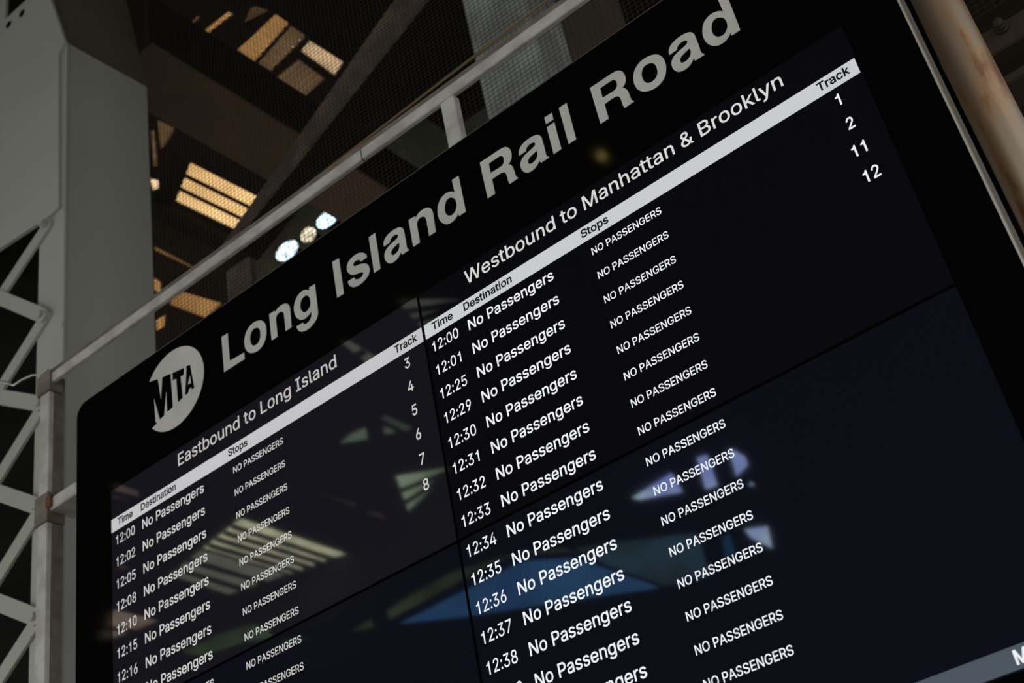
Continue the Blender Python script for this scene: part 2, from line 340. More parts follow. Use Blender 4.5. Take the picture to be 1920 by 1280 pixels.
# ------------------------------------------------------------------ lettering
INTER = {' ':(188,[]),'&':(448,[[(197,-7),(150,-2),(110,12),(78,34),(54,62),(39,96),(34,133),(37,163),(47,189),(63,213),(85,235),(111,256),(140,279),(216,335),(226,343),(237,352),(246,363),(255,375),(260,389),(262,405),(258,427),(245,445),(226,457),(201,461),(184,459),(168,453),(155,444),(145,431),(139,416),(137,399),(139,380),(145,363),(155,346),(169,327),(185,307),(204,284),(438,0),(364,0),(171,231),(121,293),(102,319),(87,344),(78,370),(75,398),(79,430),(91,458),(109,481),(134,499),(165,510),(200,513),(235,510),(266,499),(290,482),(308,459),(320,433),(324,404),(322,382),(315,362),(305,342),(291,325),(275,308),(256,293),(154,217),(128,195),(110,174),(100,154),(97,131),(100,108),(109,87),(124,70),(143,57),(166,49),(193,46),(223,50),(251,59),(278,75),(301,95),(321,121),(336,151),(346,186),(349,224),(408,224),(405,180),(397,144),(385,115),(371,92),(357,75),(345,62),(333,47),(305,23),(271,7),(234,-3)]]),'0':(453,[[(227,-7),(174,1),(130,24),(95,62),(69,113),(57,155),(50,202),(48,254),(50,306),(57,353),(69,395),(95,447),(130,484),(174,508),(227,516),(279,508),(323,484),(358,447),(384,395),(396,353),(403,306),(405,254),(403,202),(396,155),(384,113),(359,62),(323,24),(279,1)],[(227,50),(261,56),(290,74),(313,103),(330,144),(340,194),(344,254),(340,314),(330,365),(313,405),(290,435),(261,453),(227,460),(192,453),(163,435),(140,405),(123,365),(113,314),(109,254),(113,194),(123,144),(140,103),(163,74),(192,56)]]),'1':(453,[[(76,0),(76,55),(391,55),(391,0)],[(276,509),(276,0),(212,0),(212,448),(209,448),(86,358),(86,427),(198,509)]]),'2':(453,[[(64,0),(64,47),(234,229),(261,257),(282,282),(299,305),(311,327),(318,348),(320,371),(317,397),(308,419),(293,436),(273,449),(250,457),(224,460),(196,457),(172,447),(153,433),(139,413),(130,390),(127,362),(66,362),(71,405),(86,442),(111,473),(143,496),(182,511),(225,516),(268,511),(306,497),(337,474),(361,445),(376,411),(381,372),(378,345),(371,318),(357,290),(336,259),(306,223),(267,180),(153,60),(153,57),(389,57),(389,0)]]),'3':(453,[[(218,-7),(173,-3),(133,10),(98,30),(70,57),(52,91),(44,132),(109,132),(115,107),(126,87),(144,71),(165,59),(191,52),(219,50),(248,53),(275,61),(297,74),(315,93),(325,116),(329,145),(326,172),(316,196),(299,217),(275,234),(242,244),(201,248),(157,248),(157,299),(288,448),(288,452),(70,452),(70,509),(372,509),(372,461),(211,278),(211,289),(264,288),(308,276),(344,253),(371,222),(387,186),(393,145),(387,103),(370,66),(344,36),(309,12),(266,-2)]]),'4':(453,[[(40,105),(40,158),(247,509),(311,509),(109,166),(109,163),(413,163),(413,105)],[(282,0),(282,121),(282,146),(282,318),(343,318),(343,0)]]),'5':(453,[[(221,-7),(178,-2),(140,11),(108,32),(83,60),(66,93),(60,130),(122,130),(127,108),(138,89),(154,73),(173,60),(196,52),(221,50),(250,53),(276,64),(298,82),(314,104),(324,131),(328,162),(324,193),(314,221),(297,244),(275,262),(248,273),(218,277),(192,275),(167,268),(145,258),(128,246),(67,253),(96,509),(366,509),(366,452),(151,452),(134,301),(136,301),(155,315),(178,325),(203,331),(229,334),(263,330),(294,321),(321,306),(345,285),(364,260),(379,231),(388,199),(391,163),(385,117),(369,76),(343,41),(309,15),(268,-1)]]),'6':(453,[[(226,-7),(182,-1),(142,15),(109,40),(84,74),(69,115),(64,162),(68,199),(80,239),(102,285),(137,340),(252,509),(322,509),(151,261),(145,261),(154,275),(165,288),(179,299),(196,307),(214,312),(235,314),(278,309),(316,295),(346,271),(370,240),(384,201),(389,157),(384,112),(368,73),(343,39),(310,14),(271,-2)],[(226,48),(254,52),(279,63),(299,79),(314,101),(324,128),(327,157),(324,187),(314,213),(299,235),(279,251),(254,262),(226,265),(198,262),(174,252),(153,235),(138,214),(128,188),(125,158),(128,128),(138,102),(153,79),(174,63),(198,52)]]),'7':(453,[[(97,0),(323,448),(323,452),(62,452),(62,509),(391,509),(391,449),(165,0)]]),'8':(453,[[(226,-7),(178,-2),(136,11),(101,33),(74,62),(57,96),(52,135),(55,166),(65,195),(81,220),(101,241),(125,256),(153,265),(153,267),(119,282),(93,308),(76,342),(70,380),(75,417),(90,450),(114,477),(146,498),(184,511),(226,516),(269,511),(306,498),(337,477),(361,450),(377,417),(382,380),(376,342),(359,308),(333,282),(300,267),(300,265),(327,256),(351,241),(372,220),(387,195),(397,166),(401,135),(395,96),(378,62),(352,33),(317,11),(275,-2)],[(226,49),(258,52),(285,60),(307,74),(323,91),(333,113),(337,139),(333,165),(322,189),(305,208),(283,223),(256,232),(226,235),(196,232),(169,223),(147,208),(130,189),(119,165),(115,139),(119,113),(129,91),(145,74),(167,60),(195,52)],[(226,290),(252,292),(274,300),(293,313),(307,330),(316,351),(319,376),(316,399),(308,420),(294,437),(275,449),(252,457),(226,460),(200,457),(177,449),(159,437),(145,420),(136,399),(133,376),(136,351),(145,330),(159,313),(178,300),(201,292)]]),'9':(453,[[(226,516),(271,510),(310,494),(343,468),(368,434),(384,393),(389,347),(385,309),(373,270),(350,224),(315,168),(200,0),(130,0),(301,248),(307,248),(299,234),(287,221),(273,210),(257,202),(238,196),(218,195),(175,199),(137,214),(106,237),(83,269),(68,307),(64,352),(69,397),(85,436),(110,469),(143,494),(182,510)],[(226,460),(199,457),(174,446),(154,429),(138,407),(129,381),(125,352),(129,322),(138,295),(154,274),(174,257),(199,247),(226,243),(254,247),(279,257),(299,273),(314,295),(324,321),(327,350),(324,381),(314,407),(299,429),(279,446),(254,457)]]),':':(188,[[(95,-4),(78,-1),(63,9),(53,24),(50,41),(53,59),(63,73),(78,83),(95,87),(113,83),(128,73),(138,59),(141,41),(138,24),(128,9),(113,-1)],[(95,271),(78,274),(63,284),(53,299),(50,316),(53,334),(63,349),(78,359),(95,362),(113,359),(128,349),(138,334),(141,316),(138,299),(128,284),(113,274)]]),'A':(480,[[(16,0),(201,509),(276,509),(463,0),(395,0),(287,302),(276,334),(264,372),(250,420),(232,478),(245,478),(228,419),(213,371),(201,333),(191,302),(85,0)],[(110,142),(110,199),(370,199),(370,142)]]),'B':(456,[[(60,0),(60,509),(241,509),(289,504),(329,491),(359,469),(381,442),(394,410),(398,374),(395,344),(387,320),(373,301),(356,286),(336,275),(315,267),(315,262),(339,257),(363,245),(385,227),(402,203),(414,173),(418,136),(413,100),(400,67),(377,39),(344,18),(301,4),(247,0)],[(125,57),(245,57),(296,63),(330,80),(349,105),(355,137),(352,161),(342,184),(327,203),(306,218),(279,228),(248,231),(125,231)],[(125,285),(238,285),(265,288),(288,296),(308,309),(323,326),(333,348),(336,372),(330,403),(313,429),(283,446),(240,452),(125,452)]]),'D':(502,[[(219,0),(96,0),(96,57),(215,57),(272,63),(318,81),(354,110),(379,149),(394,198),(399,255),(394,312),(379,361),(354,399),(320,428),(275,446),(221,452),(93,452),(93,509),(225,509),(273,505),(315,495),(353,478),(399,441),(433,391),(449,351),(458,306),(462,255),(458,205),(449,159),(433,119),(411,83),(384,54),(351,31),(312,14),(268,3)],[(125,509),(125,0),(60,0),(60,509)]]),'E':(419,[[(60,0),(60,509),(372,509),(372,452),(125,452),(125,286),(355,286),(355,229),(125,229),(125,57),(375,57),(375,0)]]),'G':(520,[[(269,-7),(225,-3),(185,7),(149,25),(118,49),(91,79),(69,116),(53,157),(43,203),(40,254),(43,305),(53,352),(69,393),(91,429),(117,459),(149,484),(184,501),(223,512),(265,516),(304,513),(340,504),(374,489),(403,469),(429,445),(449,416),(465,384),(474,349),(408,349),(399,372),(387,393),(373,411),(356,427),(337,439),(315,448),(291,454),(265,456),(222,450),(183,432),(150,404),(125,364),(109,314),(103,254),(109,194),(125,145),(151,105),(184,76),(224,59),(269,53),(309,57),(345,71),(374,93),(396,123),(410,160),(415,202),(434,199),(283,199),(283,256),(478,256),(478,200),(471,141),(451,91),(419,50),(377,19),(326,0)]]),'I':(301,[[(31,0),(31,57),(118,57),(118,452),(31,452),(31,509),(269,509),(269,452),(183,452),(183,57),(269,57),(269,0)]]),'K':(467,[[(104,145),(104,216),(122,239),(139,261),(157,282),(174,303),(193,324),(212,344),(364,509),(448,509),(231,276),(228,276)],[(60,0),(60,509),(125,509),(125,334),(124,225),(125,193),(125,0)],[(372,0),(188,259),(228,309),(449,0)]]),'L':(393,[[(60,0),(60,509),(125,509),(125,57),(361,57),(361,0)]]),'M':(628,[[(60,0),(60,509),(152,509),(277,187),(287,159),(299,123),(311,84),(322,49),(307,49),(318,83),(330,121),(342,158),(352,187),(476,509),(568,509),(568,0),(504,0),(504,291),(504,327),(505,369),(506,413),(507,457),(513,457),(505,433),(498,409),(482,363),(467,322),(456,291),(342,0),(286,0),(170,291),(159,321),(145,361),(129,408),(112,457),(119,457),(120,416),(121,372),(122,328),(122,291),(122,0)]]),'N':(523,[[(60,0),(60,509),(136,509),(343,183),(352,169),(363,151),(375,130),(388,107),(401,82),(414,55),(405,54),(402,81),(401,108),(400,134),(399,157),(399,195),(399,509),(463,509),(463,0),(387,0),(202,290),(177,331),(164,354),(148,381),(108,452),(119,454),(122,384),(124,328),(125,291),(125,0)]]),'O':(533,[[(267,-7),(225,-3),(186,7),(150,25),(119,49),(92,79),(70,115),(53,157),(44,203),(40,254),(44,305),(53,352),(70,393),(92,429),(119,459),(150,484),(186,501),(225,512),(267,516),(309,512),(348,501),(384,484),(415,459),(442,429),(464,393),(480,352),(490,305),(493,254),(490,203),(480,157),(464,115),(442,79),(415,49),(384,25),(348,7),(309,-3)],[(267,53),(310,59),(349,76),(383,105),(408,144),(425,194),(430,254),(425,314),(408,365),(383,404),(349,433),(310,450),(267,456),(223,450),(184,433),(151,404),(125,364),(109,314),(103,254),(109,194),(125,144),(151,105),(184,76),(223,59)]]),'P':(445,[[(60,0),(60,509),(235,509),(289,503),(332,487),(366,462),(390,430),(404,391),(409,348),(404,304),(390,265),(366,233),(332,207),(289,191),(235,186),(109,186),(109,242),(233,242),(269,246),(297,256),(318,272),(333,294),(342,319),(344,348),(342,376),(333,402),(318,423),(297,439),(268,449),(232,452),(125,452),(125,0)]]),'R':(449,[[(60,0),(60,509),(236,509),(290,504),(333,489),(367,465),(390,433),(405,395),(409,352),(405,309),(390,271),(367,240),(333,217),(289,203),(236,198),(96,198),(96,255),(234,255),(269,258),(298,267),(319,281),(334,300),(342,324),(345,352),(342,380),(334,405),(319,425),(298,440),(269,449),(233,452),(125,452),(125,0)],[(353,0),(230,229),(303,229),(428,0)]]),'S':(447,[[(224,-9),(172,-4),(128,9),(91,31),(64,60),(46,96),(38,137),(104,137),(110,110),(123,88),(142,71),(166,59),(194,52),(224,49),(257,52),(286,60),(311,74),(329,92),(341,114),(346,139),(342,161),(332,179),(316,193),(296,205),(272,214),(245,222),(184,239),(128,260),(86,289),(60,326),(52,372),(58,413),(75,448),(102,476),(138,498),(180,511),(227,516),(275,511),(316,498),(351,476),(377,449),(394,415),(401,378),(337,378),(326,412),(302,437),(267,453),(225,459),(194,456),(167,448),(145,435),(129,418),(118,398),(115,376),(119,352),(131,334),(148,319),(169,308),(191,300),(212,293),(264,279),(287,272),(312,264),(336,252),(359,238),(379,220),(395,198),(405,171),(408,139),(403,99),(386,64),(360,34),(323,11),(278,-4)]]),'T':(449,[[(32,452),(32,509),(417,509),(417,452),(257,452),(257,0),(193,0),(193,452)]]),'W':(686,[[(155,0),(16,509),(82,509),(163,196),(170,171),(175,145),(187,94),(192,67),(197,40),(189,40),(194,67),(200,94),(205,120),(211,145),(224,196),(306,509),(380,509),(462,196),(468,171),(474,145),(486,94),(492,67),(497,40),(488,40),(493,67),(499,94),(504,120),(510,145),(523,196),(603,509),(670,509),(530,0),(455,0),(368,323),(359,356),(351,391),(344,431),(336,475),(350,475),(342,433),(335,395),(327,359),(318,323),(230,0)]]),'a':(389,[[(160,-9),(126,-5),(94,5),(68,22),(48,45),(35,73),(30,108),(34,138),(43,161),(58,179),(78,193),(100,203),(125,211),(152,216),(178,220),(234,227),(252,230),(265,235),(273,243),(276,255),(276,257),(273,279),(267,297),(256,311),(240,322),(220,329),(196,331),(171,329),(149,322),(132,313),(118,301),(107,288),(100,274),(41,291),(57,322),(79,346),(104,364),(133,375),(163,382),(194,384),(215,383),(239,379),(263,372),(286,360),(306,343),(322,320),(333,290),(337,251),(337,0),(277,0),(277,52),(272,52),(264,38),(252,25),(236,12),(215,1),(190,-6)],[(170,45),(202,49),(228,59),(248,74),(263,93),(272,115),(276,138),(276,190),(270,186),(259,182),(246,179),(231,176),(200,171),(175,168),(154,164),(134,159),(117,150),(103,139),(95,124),(92,105),(94,87),(102,72),(114,61),(130,52),(149,47)]]),'b':(424,[[(229,-8),(198,-5),(172,4),(153,17),(138,31),(127,46),(118,59),(112,59),(112,0),(53,0),(53,509),(114,509),(114,319),(118,319),(127,331),(137,346),(152,360),(171,373),(197,381),(229,384),(274,378),(313,361),(345,332),(370,293),(385,245),(390,189),(385,133),(370,84),(346,45),(313,16),(274,-2)],[(220,47),(253,51),(279,66),(301,88),(316,117),(325,151),(328,189),(325,227),(316,261),(301,290),(280,311),(253,325),(220,330),(188,325),(161,312),(140,291),(125,263),(116,229),(113,189),(116,150),(125,115),(140,86),(162,65),(188,51)]]),'c':(396,[[(207,-8),(159,-2),(117,16),(82,46),(56,85),(40,133),(34,187),(40,243),(56,291),(82,330),(117,360),(159,378),(207,384),(234,383),(260,377),(284,368),(305,356),(324,341),(340,322),(353,301),(362,277),(303,262),(298,276),(290,289),(281,301),(270,311),(257,319),(242,325),(226,329),(207,330),(173,325),(145,310),(124,287),(108,258),(99,224),(96,187),(99,151),(108,117),(124,89),(145,66),(173,51),(207,46),(226,48),(243,52),(258,58),(271,66),(282,76),(292,89),(299,102),(304,117),(363,102),(354,78),(341,56),(325,37),(306,21),(285,9),(261,-1),(235,-6)]]),'d':(424,[[(195,-8),(151,-2),(111,16),(79,45),(55,84),(39,133),(34,189),(39,245),(55,293),(79,332),(112,361),(151,378),(196,384),(228,381),(253,373),(272,360),(287,346),(298,331),(306,319),(311,319),(311,509),(372,509),(372,0),(313,0),(313,59),(307,59),(298,46),(287,31),(272,17),(252,4),(227,-5)],[(205,47),(236,51),(263,65),(284,86),(299,115),(309,150),(312,189),(309,229),(300,263),(284,291),(263,312),(237,325),(205,330),(172,325),(145,311),(124,290),(108,261),(99,227),(96,189),(99,151),(109,117),(124,88),(145,66),(172,51)]]),'e':(404,[[(212,-8),(161,-2),(117,16),(82,46),(56,85),(40,132),(34,187),(39,242),(55,290),(81,329),(115,359),(157,378),(205,384),(236,382),(266,374),(294,361),(319,341),(341,315),(357,282),(368,242),(371,194),(371,169),(75,169),(75,221),(338,221),(310,202),(307,237),(298,269),(283,294),(263,314),(237,326),(205,330),(173,326),(146,313),(125,294),(109,270),(99,241),(96,211),(96,178),(100,139),(110,106),(128,80),(151,61),(179,50),(212,46),(234,48),(254,53),(271,61),(285,73),(297,88),(306,105),(365,91),(353,63),(335,39),(311,19),(283,4),(249,-5)]]),'g':(425,[[(207,-151),(168,-148),(134,-140),(105,-127),(82,-110),(64,-91),(51,-69),(101,-41),(110,-53),(122,-66),(136,-78),(154,-88),(178,-95),(207,-97),(249,-92),(282,-75),(304,-47),(311,-6),(311,68),(306,68),(298,56),(287,41),(272,28),(252,16),(227,8),(195,5),(152,10),(113,27),(80,53),(55,90),(39,136),(34,191),(39,246),(55,293),(80,332),(112,361),(152,378),(196,384),(228,382),(253,373),(273,360),(288,346),(299,331),(308,319),(313,319),(313,379),(372,379),(372,-9),(367,-54),(350,-90),(324,-117),(291,-136),(251,-147)],[(205,59),(237,63),(264,75),(285,95),(300,121),(309,154),(312,193),(309,231),(300,264),(285,291),(264,312),(237,325),(205,330),(172,325),(145,312),(124,290),(109,262),(99,229),(96,193),(99,155),(109,123),(124,96),(145,76),(172,63)]]),'h':(410,[[(114,227),(114,0),(53,0),(53,509),(114,509),(114,287),(102,287),(124,332),(152,362),(187,379),(227,384),(264,380),(295,369),(321,349),(341,321),(353,285),(357,240),(357,0),(296,0),(296,235),(290,275),(273,304),(246,323),(210,329),(184,326),(161,317),(141,303),(126,283),(117,257)]]),'i':(167,[[(53,0),(53,379),(114,379),(114,0)],[(84,443),(67,446),(54,455),(44,468),(41,483),(44,499),(54,512),(67,521),(84,524),(100,521),(114,512),(123,499),(126,483),(123,468),(114,455),(100,446)]]),'k':(381,[[(110,137),(110,212),(121,212),(284,379),(360,379),(184,199),(177,199)],[(53,0),(53,509),(114,509),(114,0)],[(294,0),(148,186),(191,229),(372,0)]]),'l':(189,[[(139,-2),(101,3),(74,20),(58,47),(53,84),(53,509),(114,509),(114,99),(115,77),(120,62),(130,54),(146,52),(160,53),(170,54),(181,3),(162,-1),(151,-2)]]),'m':(610,[[(53,0),(53,379),(112,379),(112,295),(108,295),(118,323),(132,346),(151,363),(172,376),(195,384),(219,386),(257,380),(287,361),(309,331),(321,295),(312,295),(322,321),(337,343),(357,361),(381,375),(407,383),(437,386),(468,383),(497,372),(522,354),(541,328),(553,296),(557,255),(557,0),(496,0),(496,254),(490,289),(473,313),(447,326),(419,330),(395,328),(374,320),(358,307),(345,290),(338,270),(335,247),(335,0),(274,0),(274,260),(269,288),(253,311),(229,326),(199,330),(178,328),(158,320),(140,307),(126,289),(117,266),(114,238),(114,0)]]),'n':(410,[[(114,227),(114,0),(53,0),(53,379),(112,379),(112,287),(102,287),(124,332),(152,362),(187,379),(227,384),(264,380),(295,369),(321,349),(341,321),(353,285),(357,240),(357,0),(296,0),(296,235),(290,275),(273,304),(246,323),(210,329),(184,326),(161,317),(141,303),(126,283),(117,257)]]),'o':(415,[[(207,-8),(159,-2),(117,16),(82,46),(56,85),(40,133),(34,187),(40,243),(56,291),(82,330),(117,360),(159,378),(207,384),(256,378),(299,360),(333,330),(359,291),(376,243),(381,187),(376,133),(359,85),(333,46),(299,16),(256,-2)],[(207,46),(242,51),(270,66),(292,89),(307,117),(316,151),(319,187),(316,224),(307,258),(292,287),(270,310),(242,325),(207,330),(173,325),(145,310),(124,287),(108,258),(99,224),(96,187),(99,151),(108,117),(124,89),(145,66),(173,51)]]),'p':(424,[[(53,-143),(53,379),(112,379),(112,319),(118,319),(126,331),(137,346),(152,360),(171,373),(197,381),(229,384),(274,378),(313,361),(345,332),(370,293),(385,245),(390,189),(385,133),(370,84),(346,45),(313,16),(274,-2),(229,-8),(198,-5),(173,4),(153,17),(138,31),(127,46),(118,59),(114,59),(114,-143)],[(220,47),(253,51),(279,66),(301,88),(316,117),(325,151),(328,189),(325,227),(316,261),(301,290),(280,311),(253,325),(220,330),(188,325),(161,312),(140,291),(125,263),(116,229),(113,189),(116,150),(125,115),(140,86),(162,65),(188,51)]]),'r':(259,[[(53,0),(53,379),(112,379),(112,321),(115,321),(130,347),(152,367),(181,380),(213,385),(229,384),(243,384),(243,322),(230,324),(219,325),(207,326),(182,323),(159,315),(140,301),(126,284),(117,262),(114,237),(114,0)]]),'s':(365,[[(182,-8),(145,-5),(112,3),(84,18),(62,38),(45,63),(36,94),(94,107),(105,79),(124,60),(150,49),(181,45),(217,50),(244,62),(262,81),(268,103),(265,121),(254,136),(237,147),(212,155),(149,170),(104,186),(72,208),(53,237),(47,274),(51,305),(65,332),(87,354),(115,370),(149,381),(187,384),(223,381),(254,372),(279,358),(299,339),(314,316),(324,290),(268,277),(258,298),(243,316),(219,328),(187,333),(156,329),(131,317),(114,299),(109,277),(112,258),(124,243),(144,232),(172,223),(229,209),(275,194),(306,171),(325,142),(331,107),(326,75),(312,47),(290,24),(260,6),(223,-5)]]),'t':(227,[[(204,379),(204,327),(6,327),(6,379)],[(65,471),(126,471),(126,98),(128,76),(136,61),(150,53),(170,50),(185,51),(202,54),(213,2),(203,-1),(192,-3),(180,-4),(168,-4),(125,2),(92,21),(72,52),(65,93)]]),'u':(410,[[(182,-5),(146,-1),(115,11),(89,31),(69,59),(57,95),(53,139),(53,379),(114,379),(114,144),(119,105),(137,75),(164,56),(200,50),(226,53),(249,62),(268,77),(283,97),(293,122),(296,153),(296,379),(357,379),(357,0),(298,0),(298,92),(307,92),(286,47),(257,17),(222,0)]]),'y':(389,[[(47,-139),(61,-86),(71,-87),(88,-90),(104,-89),(118,-84),(130,-74),(141,-58),(151,-36),(163,-1),(17,379),(84,379),(165,155),(177,121),(187,87),(196,53),(206,21),(184,21),(193,53),(202,87),(212,121),(224,155),(305,379),(371,379),(204,-58),(191,-85),(177,-107),(159,-124),(139,-136),(117,-143),(91,-145),(77,-145),(65,-143),(54,-141)]])}
CAP = 509.0
INTER['1'] = (453, [[(248, 509), (300, 509), (300, 0), (230, 0), (230, 355), (108, 355), (108, 404), (165, 412), (208, 434), (235, 470)]])
def embolden(loops, w):
    """grow every outline of one glyph by w font units (holes shrink)"""
    loops = [[p for i, p in enumerate(g) if abs(p[0] - g[i - 1][0]) + abs(p[1] - g[i - 1][1]) > 9] for g in loops]
    area = lambda g: sum(g[i - 1][0] * g[i][1] - g[i][0] * g[i - 1][1] for i in range(len(g)))
    sg = 1.0 if area(max(loops, key=lambda g: abs(area(g)))) > 0 else -1.0
    out = []
    for g in loops:
        k = len(g); q = []
        for i in range(k):
            a, p, c_ = (Vector(g[(i + j) % k]) for j in (-1, 0, 1))
            d1 = (p - a).normalized(); d2 = (c_ - p).normalized()
            n1 = Vector((d1.y, -d1.x)) * sg; n2 = Vector((d2.y, -d2.x)) * sg
            m_ = n1 + n2
            L = m_.length
            m_ = n1 if L < 0.2 else m_ / L * min(1.6, 2.0 / L)
            q.append((p.x + m_.x * w, p.y + m_.y * w))
        out.append(q)
    return out
GLYPHS = {}
def glyph(ch, bold):
    """triangles of one character: every region the outlines wind around"""
    if (ch, bold) in GLYPHS: return GLYPHS[(ch, bold)]
    loops = INTER[ch][1]
    if not loops:
        GLYPHS[(ch, bold)] = ([], []); return [], []
    loops = embolden(loops, bold)
    pts = []; ed = []
    for g in loops:
        i0 = len(pts); pts += [Vector(p) for p in g]
        ed += [(i0 + k, i0 + (k + 1) % len(g)) for k in range(len(g))]
    vo, _, fo, *_r = delaunay_2d_cdt(pts, ed, [], 0, 1e-4)
    keep = []
    for f in fo:
        cx_ = sum(vo[i].x for i in f) / len(f); cy_ = sum(vo[i].y for i in f) / len(f)
        wn = 0
        for g in loops:
            for k in range(len(g)):
                (ax, ay), (bx_, by_) = g[k - 1], g[k]
                if (ay <= cy_) != (by_ <= cy_):
                    t = (cy_ - ay) / (by_ - ay)
                    if ax + t * (bx_ - ax) > cx_: wn += 1 if by_ > ay else -1
        if wn: keep.append(tuple(f))
    GLYPHS[(ch, bold)] = ([(v.x, v.y) for v in vo], keep)
    return GLYPHS[(ch, bold)]
def text_glyphs(s, x0, z0, cap, x1=None, sx=None, right=None, track=0.0, bold=0.0):
    pen = 0.0; out = []
    for ch in s:
        vs, fs = glyph(ch, bold)
        if vs: out.append(([(pen + p[0], p[1]) for p in vs], fs))
        pen += INTER[ch][0] + track
    lo = min(p[0] for q in out for p in q[0]); hi = max(p[0] for q in out for p in q[0])
    k = cap / CAP
    if x1 is not None: sx = (x1 - x0) / (hi - lo)
    elif sx is None: sx = k
    else: sx = sx * k
    if right is not None: x0 = right - (hi - lo) * sx
    return [([(x0 + (a - lo) * sx, z0 + c * k) for a, c in q[0]], q[1]) for q in out]
def smooth_loop(pts, sub=4):
    """pts: (u, v[, 'c']) in a local frame; corners stay sharp, the rest is a rounded curve"""
    k = len(pts); out = []
    for i in range(k):
        p0, p1, p2, p3 = (pts[(i + j - 1) % k] for j in range(4))
        c1 = len(p1) > 2; c2 = len(p2) > 2
        a = Vector(p1[:2]); d = Vector(p2[:2]); L = (d - a).length
        def tan(pp, pc, pn):
            q = Vector(pn[:2]) - Vector(pp[:2])
            return q.normalized() if q.length > 1e-9 else q
        if c1 and c2:
            out.append(tuple(a)); continue
        t1 = tan(p0, p1, p2) * L if not c1 else None
        t2 = tan(p1, p2, p3) * L if not c2 else None
        if t1 is None: t1 = (d - a) * 1.5 - t2 * 0.5
        if t2 is None: t2 = (d - a) * 1.5 - t1 * 0.5
        for s_ in range(sub):
            t = s_ / sub
            h = (2 * t**3 - 3 * t**2 + 1) * a + (t**3 - 2 * t**2 + t) * t1 + (-2 * t**3 + 3 * t**2) * d + (t**3 - t**2) * t2
            out.append(tuple(h))
    return out
c = 'c'
